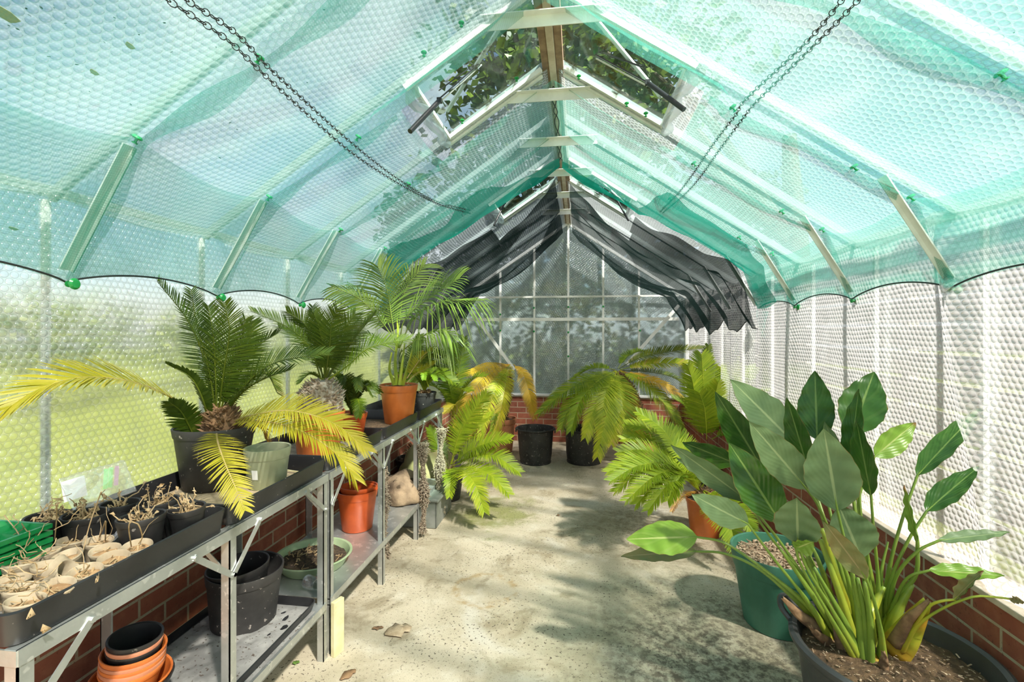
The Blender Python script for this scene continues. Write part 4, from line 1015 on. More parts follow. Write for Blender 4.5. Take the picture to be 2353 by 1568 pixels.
def pf(parent, pix, mat, **kw): return frond(parent, [P(*q) for q in pix], mat, **kw)
def caudex(parent, p, r, h, mat, seed, n=160, sz=.03, name='trunk', lean=(0,0)):
    """a trunk clad in leaf-base stubs"""
    rr = random.Random(seed); mb = MB(); p = Vector(p)
    ax = [p + Vector((lean[0]*t, lean[1]*t, h*t)) for t in (0, .25, .5, .75, 1)]
    mb.tube(ax, [r*.85, r, r*1.02, r*.9, r*.5], 14)
    for i in range(n):
        t = rr.random()**.9; a = rr.uniform(0, 2*pi); c = p + Vector((lean[0]*t, lean[1]*t, h*t)); q = r*(.85+.3*t if t < .3 else 1.02 if t < .7 else 1.02-.6*(t-.7)/.3)
        b = c + Vector((cos(a), sin(a), 0))*q*.9; d = Vector((cos(a)*.8, sin(a)*.8, .65 + rr.gauss(0,.35))).normalized(); l = sz*rr.uniform(.6, 1.3)
        wv = Vector((-sin(a), cos(a), 0))*.0065; u = d.cross(wv).normalized()*.003; m = b + d*l*.6 ; e = b + d*l
        v = [mb.add(b - wv + u), mb.add(b + wv + u), mb.add(b + wv - u), mb.add(b - wv - u), mb.add(m - wv*.8 + u), mb.add(m + wv*.8 + u), mb.add(m + wv*.8 - u), mb.add(m - wv*.8 - u), mb.add(e)]
        for j in range(4): mb.face(v[j], v[(j+1) % 4], v[4 + (j+1) % 4], v[4+j]); mb.face(v[4+j], v[4 + (j+1) % 4], v[8])
    return mb.build(name, M_[mat], parent, smooth=False)
def ringf(parent, c, cnt, len_, rise, mat, seed, a0=0, a1=360, **kw):
    rr = random.Random(seed)
    for i in range(cnt):
        a = radians(a0 + (a1-a0)*(i + rr.uniform(-.2, .2))/cnt); l = len_*rr.uniform(.85, 1.1); z = rise*rr.uniform(.7, 1.2); d = Vector((cos(a), sin(a), 0))
        frond(parent, [c, c + d*l*.3 + Vector((0,0,z*.6)), c + d*l*.7 + Vector((0,0,z*.85)), c + d*l + Vector((0,0,z*.6))], mat, seed=seed*31+i, **kw)
# --- cycad in the black pot on the near bench
c = Vector((-1.438, 1.725, TZ+.012)); D = 1.92
t = thing('potted_cycad', 'cycad with dark upright fronds and arching yellow ones in a black pot', 'cycad', c); M = TR(c, 2, 90)
pot(t, 'pot', 'blackdust', M, .108, .143, .235, rim=.035, lip=.004); soil(t, M, .13, .205, 'soil', .012, 101)
caudex(t, c + Vector((.035, 0, .19)), .060, .115, 'trunk', 102, 190, .04)
b = (497, 968)
for pix, mat, kw in (
  ([(492, 962, 1.93), (470, 830, 1.90), (430, 735, 1.86), (362, 648, 1.82)], 'dark', dict(L=.115, roll=-25, seed=1)),
  ([(497, 958, 1.92), (480, 850, 1.90), (452, 745, 1.90), (440, 668, 1.90)], 'dark', dict(L=.10, roll=30, seed=2, hz=(1,.2,0))),
  ([(500, 960, 1.93), (515, 850, 1.88), (527, 760, 1.84), (515, 698, 1.80)], 'dark', dict(L=.135, hz=(1, .1, 0), vee=.12, base=.42, seed=3)),
  ([(505, 960, 1.95), (545, 860, 1.97), (575, 780, 1.98), (580, 740, 1.98)], 'dark', dict(L=.12, hz=(1, .1, 0), seed=4)),
  ([(508, 962, 1.93), (560, 890, 1.90), (630, 835, 1.88), (755, 812, 1.90)], 'dark', dict(L=.115, roll=35, base=.40, seed=5)),
  ([(505, 962, 1.96), (540, 880, 2.02), (590, 800, 2.08), (640, 765, 2.12)], 'dark', dict(L=.11, roll=-30, base=.15, seed=6)),
  ([(505, 965, 1.97), (560, 890, 2.03), (610, 860, 2.06), (638, 905, 2.06)], 'dark', dict(L=.09, roll=20, base=.35, tipb=.5, seed=7)),
  ([(498, 960, 1.92), (495, 860, 1.89), (490, 770, 1.87), (478, 705, 1.86)], 'dark', dict(L=.12, hz=(1,.15,0), base=.25, seed=15)),
  ([(503, 960, 1.93), (530, 860, 1.90), (555, 790, 1.88), (563, 735, 1.86)], 'dark', dict(L=.12, hz=(1,.0,.1), base=.38, seed=16)),
  ([(506, 962, 1.92), (560, 900, 1.88), (610, 870, 1.86), (668, 850, 1.86)], 'dark', dict(L=.10, roll=25, base=.3, seed=17)),
  ([(478, 985, 1.90), (470, 930, 1.86), (440, 870, 1.82), (385, 838, 1.78)], 'dark', dict(L=.05, roll=10, w=.006, seed=8)),
  ([(450, 1015, 1.86), (435, 980, 1.84), (415, 945, 1.80), (390, 925, 1.76)], 'dark', dict(L=.075, n=22, hz=(.8,.4,.3), vee=.05, w=.005, base=.35, seed=9)),
  ([(505, 975, 1.95), (560, 970, 2.0), (600, 985, 2.03), (610, 1010, 2.03)], 'orange', dict(L=.09, n=26, base=.75, droop=.4, seed=10)),
  ([(488, 978, 1.92), (415, 925, 1.80), (310, 880, 1.62), (190, 868, 1.45), (90, 895, 1.34), (15, 940, 1.28)], 'yellow', dict(L=.15, n=58, roll=-28, t0=.28, vee=.18, a0=58, a1=20, base=.45, droop=.10, w=.0030, seed=11)),
  ([(515, 975, 1.92), (580, 955, 1.84), (670, 945, 1.76), (770, 975, 1.70), (842, 1035, 1.68)], 'yellow', dict(L=.12, roll=35, n=46, w=.0028, a0=60, a1=25, base=.42, tipb=.25, seed=12)),
  ([(515, 980, 1.91), (590, 968, 1.80), (690, 990, 1.72), (775, 1045, 1.66), (815, 1100, 1.64)], 'yellow', dict(L=.125, roll=15, n=46, w=.0028, a0=60, a1=25, base=.40, droop=.25, seed=13)),
  ([(497, 985, 1.88), (500, 1015, 1.70), (515, 1060, 1.58), (545, 1130, 1.50), (562, 1172, 1.46)], 'yellow', dict(L=.092, n=34, hz=(1, .25, -.15), vee=.1, t0=.12, base=.48, tipb=.1, seed=14))):
    pf(t, pix, mat, **kw)
# --- woolly trunked cycad in the hidden orange pot
c = Vector((-1.30, 2.26, TZ+.012)); t = thing('potted_cycad', 'cycad with a shaggy grey trunk in an orange pot, second on the bench', 'cycad', c); M = TR(c)
pot(t, 'pot', 'terra', M, .10, .125, .21, rim=.035, lip=.004); soil(t, M, .115, .185, 'soilb', .01, 111)
caudex(t, Vector((-1.295, 2.275, TZ+.17)), .098, .20, 'wool', 112, 420, .032)
for pix, mat, kw in (
  ([(750, 868, 2.40), (770, 800, 2.36), (795, 750, 2.34), (815, 722, 2.34)], 'dark', dict(L=.125, hz=(1,.05,.1), base=.4, seed=30)),
  ([(746, 868, 2.40), (742, 800, 2.36), (732, 750, 2.33), (722, 722, 2.31)], 'dark', dict(L=.125, hz=(1,.1,0), base=.5, seed=33)),
  ([(738, 872, 2.42), (712, 800, 2.38), (660, 752, 2.32), (578, 716, 2.28)], 'dark', dict(L=.12, roll=-30, base=.35, seed=21)),
  ([(742, 870, 2.42), (728, 800, 2.40), (700, 745, 2.36), (660, 718, 2.32)], 'dark', dict(L=.12, hz=(1,.1,.1), base=.45, seed=22)),
  ([(748, 868, 2.40), (757, 800, 2.34), (762, 745, 2.30), (775, 712, 2.26)], 'dark', dict(L=.135, hz=(1,.05,0), vee=.12, base=.45, seed=23)),
  ([(752, 870, 2.42), (785, 820, 2.42), (825, 765, 2.44), (862, 722, 2.48)], 'dark', dict(L=.12, roll=10, base=.40, seed=24)),
  ([(755, 872, 2.40), (800, 840, 2.34), (850, 800, 2.30), (940, 780, 2.34)], 'mid', dict(L=.115, roll=40, base=.30, seed=25)),
  ([(745, 870, 2.45), (720, 815, 2.50), (690, 780, 2.52), (640, 752, 2.55)], 'dark', dict(L=.11, roll=-20, base=.2, seed=26)),
  ([(752, 870, 2.46), (790, 800, 2.52), (810, 760, 2.56), (825, 735, 2.60)], 'dark', dict(L=.12, hz=(1,.1,0), base=.3, seed=27)),
  ([(742, 872, 2.40), (715, 860, 2.36), (700, 868, 2.34), (690, 880, 2.32)], 'dark', dict(L=.06, n=18, base=.3, seed=28)),
  ([(748, 868, 2.44), (745, 800, 2.50), (720, 740, 2.56), (718, 705, 2.58)], 'dark', dict(L=.12, hz=(1,.1,0), base=.25, seed=29))):
    pf(t, pix, mat, **kw)
# --- small cycad in the red pot
c = P(808, 980, 2.72); c.z = TZ+.012; t = thing('potted_cycad', 'small bushy cycad in a red pot behind the shaggy trunked one', 'cycad', c); M = TR(c)
pot(t, 'pot', 'terra2', M, .062, .085, .15, rim=.03, lip=.003); soil(t, M, .078, .13, 'soil', .006, 121)
ringf(t, c + Vector((0, 0, .14)), 13, .17, .24, 'dark', 31, L=.07, n=34, base=.40, w=.0026)
pf(t, [(818, 915, 2.68), (822, 918, 2.62), (826, 935, 2.58), (824, 958, 2.56)], 'mid', L=.055, n=20, hz=(1,.2,0), vee=.1, seed=32)
# --- fan of pale arching palm in the tall orange pot
c = Vector((-1.195, 3.08, TZ+.012)); t = thing('potted_palm', 'feathery pale palm in the tall orange pot on the bench', 'palm', c); M = TR(c)
pot(t, 'pot', 'terra', M, .092, .123, .255, rim=.045, lip=.004); soil(t, M, .112, .235, 'soilb', .008, 131); crumbs(t, 'gravel', M, .105, .24, 90, 'dry', 132, .012, .004)
caudex(t, c + Vector((.01, -.02, .235)), .036, .085, 'trunk', 133, 60, .02, 'trunk')
mb = MB()
for q in ([(912, 885, 3.12), (908, 830, 3.12), (914, 770, 3.14), (912, 730, 3.15)], [(918, 885, 3.10), (925, 830, 3.1), (930, 790, 3.1)], [(906, 885, 3.12), (895, 850, 3.1), (900, 810, 3.1)], [(925, 885, 3.12), (938, 840, 3.1), (948, 800, 3.1)]):
    mb.tube(spline([P(*k) for k in q], 12), [.013-.0007*i for i in range(13)], 6, tone=.6)
mb.build('leaf_sheath', M_['stalk'], t)
pk = dict(t0=.30, w=.0046, vee=.25, a0=62, a1=30, n=20, droop=.35)
for pix, kw in (
  ([(912, 800, 3.14), (900, 730, 3.12), (890, 670, 3.10), (868, 610, 3.06)], dict(L=.36, hz=(1,.2,0), seed=41)),
  ([(914, 800, 3.14), (885, 750, 3.1), (830, 690, 3.02), (765, 660, 2.95)], dict(L=.20, hz=(.5,.6,.5), seed=42)),
  ([(916, 800, 3.14), (930, 735, 3.10), (980, 690, 3.04), (1055, 640, 2.95)], dict(L=.36, roll=45, seed=43)),
  ([(918, 800, 3.12), (950, 735, 3.05), (1010, 695, 2.95), (1100, 690, 2.88)], dict(L=.42, roll=15, droop=.9, seed=44)),
  ([(914, 800, 3.16), (920, 720, 3.2), (935, 660, 3.25), (975, 610, 3.3)], dict(L=.36, hz=(1,.2,0), seed=45)),
  ([(912, 800, 3.16), (890, 740, 3.22), (850, 690, 3.3), (800, 650, 3.36)], dict(L=.2, hz=(.8,.5,.2), seed=46)),
  ([(920, 810, 3.12), (960, 780, 3.05), (1010, 760, 3.0), (1045, 780, 2.95)], dict(L=.28, roll=20, droop=1.0, seed=47)),
  ([(910, 810, 3.12), (870, 780, 3.1), (830, 765, 3.08), (795, 780, 3.05)], dict(L=.15, roll=-20, droop=.6, seed=48))):
    pf(t, pix, 'palm', **{**pk, **kw})
pf(t, [(935, 870, 3.1), (955, 840, 3.08), (975, 815, 3.06), (992, 805, 3.05)], 'yellow', L=.085, n=22, hz=(.7,.3,.6), seed=49); pf(t, [(935, 880, 3.1), (955, 860, 3.1), (975, 850, 3.1), (1000, 835, 3.1)], 'yellow', L=.07, n=20, roll=30, seed=50)
# --- pups in the small black pot
c = Vector((-1.195, 3.62, TZ+.012)); t = thing('potted_cycad', 'little cycad pups in the small black pot at the bench end', 'cycad', c); M = TR(c)
pot(t, 'pot', 'blackdust', M, .072, .092, .135, rim=.025, lip=.003); soil(t, M, .085, .115, 'soilb', .008, 141); caudex(t, c + Vector((0,0,.10)), .04, .05, 'orange' if False else 'trunk', 142, 70, .025)
ringf(t, c + Vector((0, 0, .14)), 14, .19, .17, 'mid', 51, L=.06, n=32, base=.35, w=.0028); pf(t, [(985, 890, 3.7), (975, 860, 3.66), (965, 850, 3.6), (948, 856, 3.55)], 'limef', L=.05, n=18, seed=52)
# --- green cycads on the floor past the bench end
def floorcycad(label, cpx, d, potkw, ph, fronds, trunk=None, potmat='blackdust'):
    c = P(*cpx, d); c.z = 0; t = thing('potted_cycad', label, 'cycad', c); M = TR(c)
    pot(t, 'pot', potmat, M, **potkw); soil(t, M, potkw['rt']*.92, potkw['h']-.03, 'soil', .01, int(cpx[0]))
    if trunk: caudex(t, c + Vector((0, 0, potkw['h']-.04)), trunk[0], trunk[1], trunk[2], int(cpx[1]), trunk[3], .045, lean=trunk[4])
    for pix, mat, kw in fronds: pf(t, pix, mat, **kw)
    return t
floorcycad('tall narrow green cycad beyond the bench end by the back corner', (1030, 1040), 4.7, dict(rb=.11, rt=.14, h=.24), .24, [
  ([(1040, 960, 4.7), (1050, 880, 4.72), (1060, 820, 4.74), (1066, 775, 4.76)], 'mid', dict(w=.0048, L=0.159, hz=(1,.2,0), base=.35, n=36, seed=61)),
  ([(1040, 960, 4.7), (1035, 900, 4.6), (1015, 850, 4.55), (985, 830, 4.5)], 'dark', dict(w=.0048, L=0.146, hz=(.8,.3,.4), base=.4, n=36, seed=62)),
  ([(1042, 960, 4.7), (1065, 900, 4.65), (1090, 870, 4.6), (1115, 865, 4.55)], 'mid', dict(w=.0048, L=0.146, roll=20, base=.4, n=36, seed=63)),
  ([(1038, 960, 4.7), (1020, 910, 4.6), (1000, 890, 4.5), (975, 885, 4.45)], 'mid', dict(w=.0048, L=0.146, roll=-20, base=.3, n=36, seed=64)),
  ([(1042, 960, 4.7), (1055, 915, 4.6), (1065, 895, 4.5), (1080, 900, 4.4)], 'limef', dict(w=.0048, L=0.146, roll=10, base=.3, n=36, seed=65)),
  ([(1040, 960, 4.7), (1040, 900, 4.8), (1030, 830, 4.85), (1045, 790, 4.9)], 'mid', dict(w=.0048, L=0.159, hz=(1,.2,0), base=.3, n=36, seed=66)),
  ([(1040, 965, 4.65), (1050, 945, 4.5), (1045, 930, 4.4), (1020, 950, 4.3)], 'yellow', dict(w=.0048, L=0.122, roll=10, base=.3, tipb=.4, n=30, seed=67))])
floorcycad('dark bushy cycad on the floor behind the palm pot', (950, 1000), 4.3, dict(rb=.12, rt=.15, h=.30), .3, [
  ([(945, 900, 4.3), (930, 850, 4.3), (900, 815, 4.3), (862, 815, 4.3)], 'dark', dict(w=.0048, L=0.146, hz=(.8,.3,.4), base=.4, n=34, seed=71)),
  ([(945, 900, 4.3), (955, 850, 4.3), (985, 815, 4.3), (1020, 815, 4.3)], 'dark', dict(w=.0048, L=0.146, hz=(.8,.3,-.4), base=.4, n=34, seed=72)),
  ([(945, 900, 4.3), (948, 850, 4.35), (955, 800, 4.4), (965, 770, 4.45)], 'mid', dict(w=.0048, L=0.146, hz=(1,.2,0), base=.3, n=34, seed=73)),
  ([(945, 900, 4.3), (925, 870, 4.25), (890, 860, 4.2), (860, 880, 4.15)], 'mid', dict(w=.0048, L=0.134, roll=-20, base=.3, n=34, seed=74)),
  ([(945, 900, 4.25), (970, 870, 4.1), (1010, 860, 4.0), (1045, 880, 3.95)], 'mid', dict(w=.0048, L=0.134, roll=20, base=.4, n=34, seed=75))], (.05, .16, 'trunk', 60, (0, 0)))
# --- withered yellow cycad on a tall trunk in the clay pot
t = floorcycad('withered yellow cycad with a tall trunk in a clay pot', (1150, 1000), 5.72, dict(rb=.14, rt=.185, h=.40, rim=.06, lip=.012), .4, [
  ([(1172, 838, 5.66), (1130, 838, 5.4), (1090, 852, 5.2), (1050, 862, 5.0)], 'orange', dict(w=.0048, L=0.134, roll=-20, base=.35, droop=.5, n=40, t0=.1, seed=81)),
  ([(1172, 838, 5.66), (1130, 850, 5.3), (1085, 900, 5.0), (1045, 985, 4.85)], 'orange', dict(w=.0048, L=0.134, roll=-15, base=.30, droop=.5, n=44, t0=.1, seed=82)),
  ([(1172, 838, 5.66), (1140, 860, 5.3), (1110, 920, 5.0), (1075, 1000, 4.9)], 'orange', dict(w=.0048, L=0.122, hz=(1,.3,0), base=.25, tipb=.3, droop=.4, n=44, seed=83)),
  ([(1174, 838, 5.64), (1165, 860, 5.3), (1155, 920, 5.05), (1135, 1010, 4.95)], 'yellow', dict(w=.0048, L=0.134, hz=(1,.1,0), base=.35, tipb=.3, droop=.3, n=44, t0=.08, seed=84)),
  ([(1180, 838, 5.66), (1200, 855, 5.5), (1215, 900, 5.4), (1228, 960, 5.35)], 'orange', dict(w=.0048, L=0.122, hz=(1,.2,0), base=.25, tipb=.3, droop=.4, n=40, t0=.08, seed=85)),
  ([(1160, 980, 5.4), (1150, 945, 5.2), (1140, 950, 5.0), (1130, 990, 4.95)], 'mid', dict(w=.0048, L=0.085, n=24, base=.4, seed=88)),
  ([(1172, 838, 5.6), (1150, 870, 5.2), (1120, 940, 4.9), (1100, 1010, 4.75)], 'limef', dict(w=.0048, L=0.122, hz=(1,.3,0), base=.6, droop=.3, n=40, seed=89))], (.085, .60, 'trunk', 420, (.08, .0)), 'clay')
# --- bright low cycad in front of it
floorcycad('low bright lime cycad spreading on the floor at the bench end', (1030, 1150), 4.1, dict(rb=.10, rt=.13, h=.22), .22, [
  ([(1035, 1068, 4.05), (1055, 1000, 4.0), (1085, 950, 3.95), (1118, 905, 3.9)], 'limef', dict(w=.0048, L=0.165, hz=(1,.1,.3), vee=.1, base=.4, n=40, seed=91)),
  ([(1037, 1068, 4.02), (1080, 1035, 3.92), (1130, 1015, 3.85), (1172, 1010, 3.8)], 'limef', dict(w=.0048, L=0.152, roll=40, base=.35, n=40, seed=92)),
  ([(1040, 1072, 4.0), (1090, 1050, 3.85), (1140, 1050, 3.76), (1192, 1085, 3.7)], 'limef', dict(w=.0048, L=0.146, roll=25, base=.35, n=42, seed=93)),
  ([(1040, 1076, 3.98), (1085, 1075, 3.75), (1130, 1095, 3.6), (1168, 1135, 3.52)], 'limef', dict(w=.0048, L=0.140, roll=15, base=.38, n=42, seed=94)),
  ([(1038, 1078, 3.95), (1065, 1085, 3.65), (1092, 1115, 3.48), (1112, 1175, 3.4)], 'limef', dict(w=.0048, L=0.140, hz=(1,.4,.1), base=.40, tipb=.1, n=42, seed=95)),
  ([(1034, 1078, 3.95), (1035, 1085, 3.7), (1035, 1105, 3.6), (1033, 1140, 3.55)], 'limef', dict(w=.0048, L=0.098, hz=(1,.2,0), base=.30, n=30, seed=96)),
  ([(1030, 1072, 4.1), (1012, 1040, 4.15), (1000, 1010, 4.2), (985, 985, 4.2)], 'mid', dict(w=.0048, L=0.122, roll=-20, base=.40, n=34, seed=97)),
  ([(1036, 1068, 4.06), (1060, 1010, 4.1), (1095, 975, 4.1), (1130, 955, 4.1)], 'limef', dict(w=.0048, L=0.134, roll=30, base=.55, n=40, seed=98))], (.04, .08, 'trunk', 60, (0, 0)))
# --- big drooping cycad in the middle
t = floorcycad('large cycad with drooping green and yellow fronds by the gable', (1478, 1035), 5.45, dict(rb=.15, rt=.20, h=.40, rim=.06, lip=.012), .4, [
  ([(1416, 852, 5.2), (1360, 868, 5.0), (1300, 900, 4.85), (1240, 950, 4.8)], 'mid', dict(w=.0048, L=0.183, roll=-20, base=.55, droop=.3, n=52, t0=.1, seed=101)),
  ([(1416, 853, 5.18), (1375, 875, 4.9), (1335, 920, 4.75), (1312, 990, 4.65)], 'limef', dict(w=.0048, L=0.159, roll=-10, base=.30, droop=.35, n=50, t0=.1, seed=102)),
  ([(1416, 854, 5.15), (1390, 890, 4.85), (1365, 940, 4.7), (1345, 1005, 4.6)], 'limef', dict(w=.0048, L=0.171, hz=(1,.2,0), base=.45, tipb=.3, droop=.3, n=50, t0=.1, seed=103)),
  ([(1417, 854, 5.15), (1405, 890, 4.85), (1392, 960, 4.65), (1372, 1050, 4.55)], 'limef', dict(w=.0048, L=0.171, hz=(1,.2,0), base=.40, tipb=.35, droop=.3, n=54, t0=.1, seed=104)),
  ([(1420, 854, 5.15), (1425, 890, 4.9), (1432, 940, 4.75), (1442, 1005, 4.7)], 'mid', dict(w=.0048, L=0.207, hz=(1,.1,0), base=.6, droop=.25, n=50, t0=.1, seed=105)),
  ([(1424, 853, 5.18), (1470, 875, 5.0), (1520, 920, 4.9), (1565, 985, 4.85)], 'limef', dict(w=.0048, L=0.183, roll=20, base=.3, droop=.3, n=52, t0=.1, seed=106)),
  ([(1424, 852, 5.2), (1480, 868, 5.05), (1530, 890, 4.95), (1575, 925, 4.9)], 'orange', dict(w=.0048, L=0.146, roll=20, base=.38, droop=.3, n=44, seed=107)),
  ([(1416, 853, 5.18), (1360, 880, 4.95), (1310, 935, 4.8), (1290, 985, 4.75)], 'mid', dict(w=.0048, L=0.171, roll=-15, base=.6, droop=.3, n=50, t0=.1, seed=115)),
  ([(1420, 854, 5.15), (1412, 900, 4.9), (1410, 960, 4.72), (1405, 1020, 4.64)], 'limef', dict(w=.0048, L=0.159, hz=(1,.15,0), base=.5, tipb=.3, droop=.3, n=50, t0=.1, seed=116)),
  ([(1424, 850, 5.22), (1480, 838, 5.15), (1540, 835, 5.05), (1600, 838, 4.95)], 'mid', dict(w=.0048, L=0.159, roll=28, base=.75, droop=.2, n=48, seed=108)),
  ([(1422, 848, 5.25), (1470, 822, 5.2), (1540, 808, 5.15), (1618, 800, 5.1)], 'dark', dict(w=.0048, L=0.146, roll=30, base=.65, n=48, seed=109)),
  ([(1420, 847, 5.3), (1440, 820, 5.4), (1470, 808, 5.45), (1490, 812, 5.5)], 'mid', dict(w=.0048, L=0.146, base=.35, n=36, seed=110)),
  ([(1414, 850, 5.3), (1380, 845, 5.4), (1350, 850, 5.5), (1320, 870, 5.5)], 'mid', dict(w=.0048, L=0.146, roll=-20, base=.4, n=36, seed=111)),
  ([(1424, 852, 5.3), (1490, 855, 5.4), (1550, 870, 5.45), (1600, 910, 5.45)], 'dark', dict(w=.0048, L=0.159, roll=15, base=.5, n=44, seed=112)),
  ([(1420, 856, 5.2), (1440, 900, 5.1), (1455, 960, 5.05), (1465, 1010, 5.05)], 'orange', dict(w=.0048, L=0.134, hz=(1,.1,0), base=.45, n=36, seed=113)),
  ([(1416, 856, 5.2), (1398, 900, 5.0), (1385, 950, 4.9), (1378, 1000, 4.9)], 'orange', dict(w=.0048, L=0.134, hz=(1,.1,0), base=.35, n=36, seed=114))], (.085, .62, 'trunk', 420, (-.28, -.15)), 'clay')
# --- upright lime cycad
floorcycad('upright lime cycad standing behind the strelitzia leaves', (1630, 1050), 4.5, dict(rb=.12, rt=.15, h=.26), .26, [
  ([(1622, 960, 4.5), (1618, 900, 4.5), (1615, 855, 4.5), (1612, 815, 4.5)], 'limef', dict(w=.0048, L=0.232, hz=(1,-.1,0), vee=.1, base=.25, n=50, seed=121)),
  ([(1624, 1010, 4.45), (1622, 970, 4.35), (1618, 935, 4.28), (1608, 905, 4.22)], 'limef', dict(w=.0048, L=0.244, hz=(1,-.1,0), vee=.1, base=.3, n=50, seed=122)),
  ([(1618, 985, 4.5), (1600, 920, 4.45), (1590, 870, 4.42), (1580, 840, 4.4)], 'limef', dict(w=.0048, L=.17, hz=(1,-.1,.2), base=.35, n=44, seed=128)),
  ([(1628, 985, 4.4), (1640, 940, 4.3), (1645, 905, 4.25), (1650, 880, 4.2)], 'limef', dict(w=.0048, L=.16, hz=(1,-.1,-.1), base=.45, n=44, seed=129)),
  ([(1630, 990, 4.5), (1650, 930, 4.5), (1660, 880, 4.5), (1655, 845, 4.5)], 'mid', dict(w=.0048, L=0.146, hz=(1,-.1,0), base=.5, n=40, seed=123)),
  ([(1632, 1000, 4.5), (1665, 960, 4.45), (1680, 930, 4.4), (1690, 905, 4.35)], 'mid', dict(w=.0048, L=0.159, hz=(1,-.1,0), base=.3, n=40, seed=124)),
  ([(1615, 1000, 4.5), (1590, 960, 4.5), (1570, 930, 4.5), (1545, 915, 4.5)], 'mid', dict(w=.0048, L=0.146, roll=-25, base=.4, n=40, seed=125)),
  ([(1622, 970, 4.55), (1630, 880, 4.6), (1625, 830, 4.62), (1628, 795, 4.64)], 'dark', dict(w=.0048, L=0.146, hz=(1,-.1,0), base=.5, n=40, seed=126)),
  ([(1635, 1010, 4.45), (1680, 985, 4.35), (1710, 975, 4.3), (1740, 985, 4.25)], 'mid', dict(w=.0048, L=0.146, roll=25, base=.5, n=40, seed=127))], (.05, .12, 'trunk', 60, (0, 0)))
floorcycad('dark feathery cycad against the right wall behind the strelitzia', (1695, 1010), 5.0, dict(rb=.12, rt=.15, h=.28), .28, [
  ([(1690, 960, 5.0), (1690, 920, 5.0), (1705, 870, 5.0), (1735, 845, 5.0)], 'mid', dict(w=.0048, L=0.171, hz=(.8,-.1,-.5), base=.4, n=36, seed=131)),
  ([(1688, 960, 5.0), (1675, 920, 5.0), (1680, 870, 5.0), (1700, 835, 5.0)], 'dark', dict(w=.0048, L=0.159, hz=(.8,-.1,-.3), base=.6, n=36, seed=132)),
  ([(1692, 965, 4.95), (1715, 930, 4.9), (1740, 910, 4.85), (1765, 900, 4.8)], 'mid', dict(w=.0048, L=0.146, roll=20, base=.5, n=36, seed=133)),
  ([(1692, 965, 4.95), (1710, 940, 4.85), (1730, 930, 4.75), (1745, 950, 4.7)], 'limef', dict(w=.0048, L=0.146, roll=20, base=.4, n=36, seed=134))], (.05, .12, 'trunk', 60, (0, 0)))
# --- wide lime cycad in the orange pot on the right
c = P(1622, 1205, 3.4); c.z = 0; t = thing('potted_cycad', 'wide spreading lime cycad in the orange pot on the right floor', 'cycad', c); M = TR(c)
pot(t, 'pot', 'terra', M, .105, .135, .255, rim=.035, lip=.004); soil(t, M, .125, .235, 'soil', .01, 151); caudex(t, c + Vector((0,0,.21)), .055, .10, 'trunk', 152, 120, .04)
for pix, kw in (
  ([(1604, 1124, 3.36), (1550, 1085, 3.1), (1500, 1098, 2.98), (1440, 1150, 2.92)], dict(w=.0045, L=.135, roll=-10, base=.35)),
  ([(1604, 1122, 3.38), (1540, 1070, 3.18), (1470, 1070, 3.06), (1405, 1105, 3.0)], dict(w=.0045, L=.14, roll=-18, base=.28)),
  ([(1606, 1126, 3.34), (1575, 1100, 3.1), (1535, 1115, 2.96), (1490, 1172, 2.9)], dict(w=.0045, L=.13, roll=-8, base=.4)),
  ([(1604, 1118, 3.42), (1560, 1050, 3.45), (1500, 990, 3.5), (1440, 975, 3.55)], dict(w=.0045, L=.14, roll=-40, base=.4)),
  ([(1605, 1120, 3.42), (1570, 1060, 3.4), (1520, 985, 3.42), (1465, 948, 3.45)], dict(w=.0048, L=0.140, roll=-50, base=.30)),
  ([(1603, 1120, 3.40), (1545, 1065, 3.35), (1480, 1035, 3.32), (1420, 1040, 3.3)], dict(w=.0048, L=0.146, roll=-30, base=.35)),
  ([(1602, 1122, 3.38), (1540, 1065, 3.25), (1470, 1055, 3.18), (1398, 1085, 3.15)], dict(w=.0048, L=0.146, roll=-20, base=.35)),
  ([(1602, 1124, 3.36), (1545, 1080, 3.2), (1475, 1085, 3.1), (1415, 1130, 3.05)], dict(w=.0048, L=0.140, roll=-12, base=.40)),
  ([(1604, 1126, 3.35), (1560, 1090, 3.15), (1510, 1110, 3.02), (1462, 1160, 2.98)], dict(w=.0048, L=0.134, roll=-10, base=.30)),
  ([(1606, 1126, 3.34), (1590, 1095, 3.15), (1565, 1095, 3.0), (1535, 1150, 2.95)], dict(w=.0048, L=0.134, hz=(1,-.2,.2), base=.25)),
  ([(1606, 1118, 3.44), (1590, 1070, 3.5), (1560, 1010, 3.55), (1540, 985, 3.6)], dict(w=.0048, L=0.146, roll=-30, base=.25)),
  ([(1606, 1120, 3.42), (1550, 1050, 3.45), (1490, 1010, 3.5), (1430, 1010, 3.5)], dict(w=.0048, L=0.140, roll=-30, base=.45)),
  ([(1612, 1120, 3.40), (1640, 1080, 3.35), (1665, 1060, 3.3), (1690, 1065, 3.25)], dict(w=.0048, L=0.134, roll=25, base=.3)),
  ([(1618, 1128, 3.34), (1665, 1150, 3.1), (1700, 1175, 2.95), (1725, 1215, 2.85)], dict(w=.0048, L=0.134, roll=20, base=.25)),
  ([(1616, 1130, 3.32), (1655, 1175, 3.0), (1680, 1215, 2.85), (1690, 1262, 2.78)], dict(w=.0048, L=0.140, hz=(1,-.5,.4), base=.25, n=34))):
    pf(t, pix, 'limef', n=kw.pop('n', 40), **kw)
pf(t, [(1600, 1130, 3.36), (1580, 1135, 3.2), (1560, 1150, 3.1), (1545, 1175, 3.05)], 'orange', L=.06, n=24, base=.75)
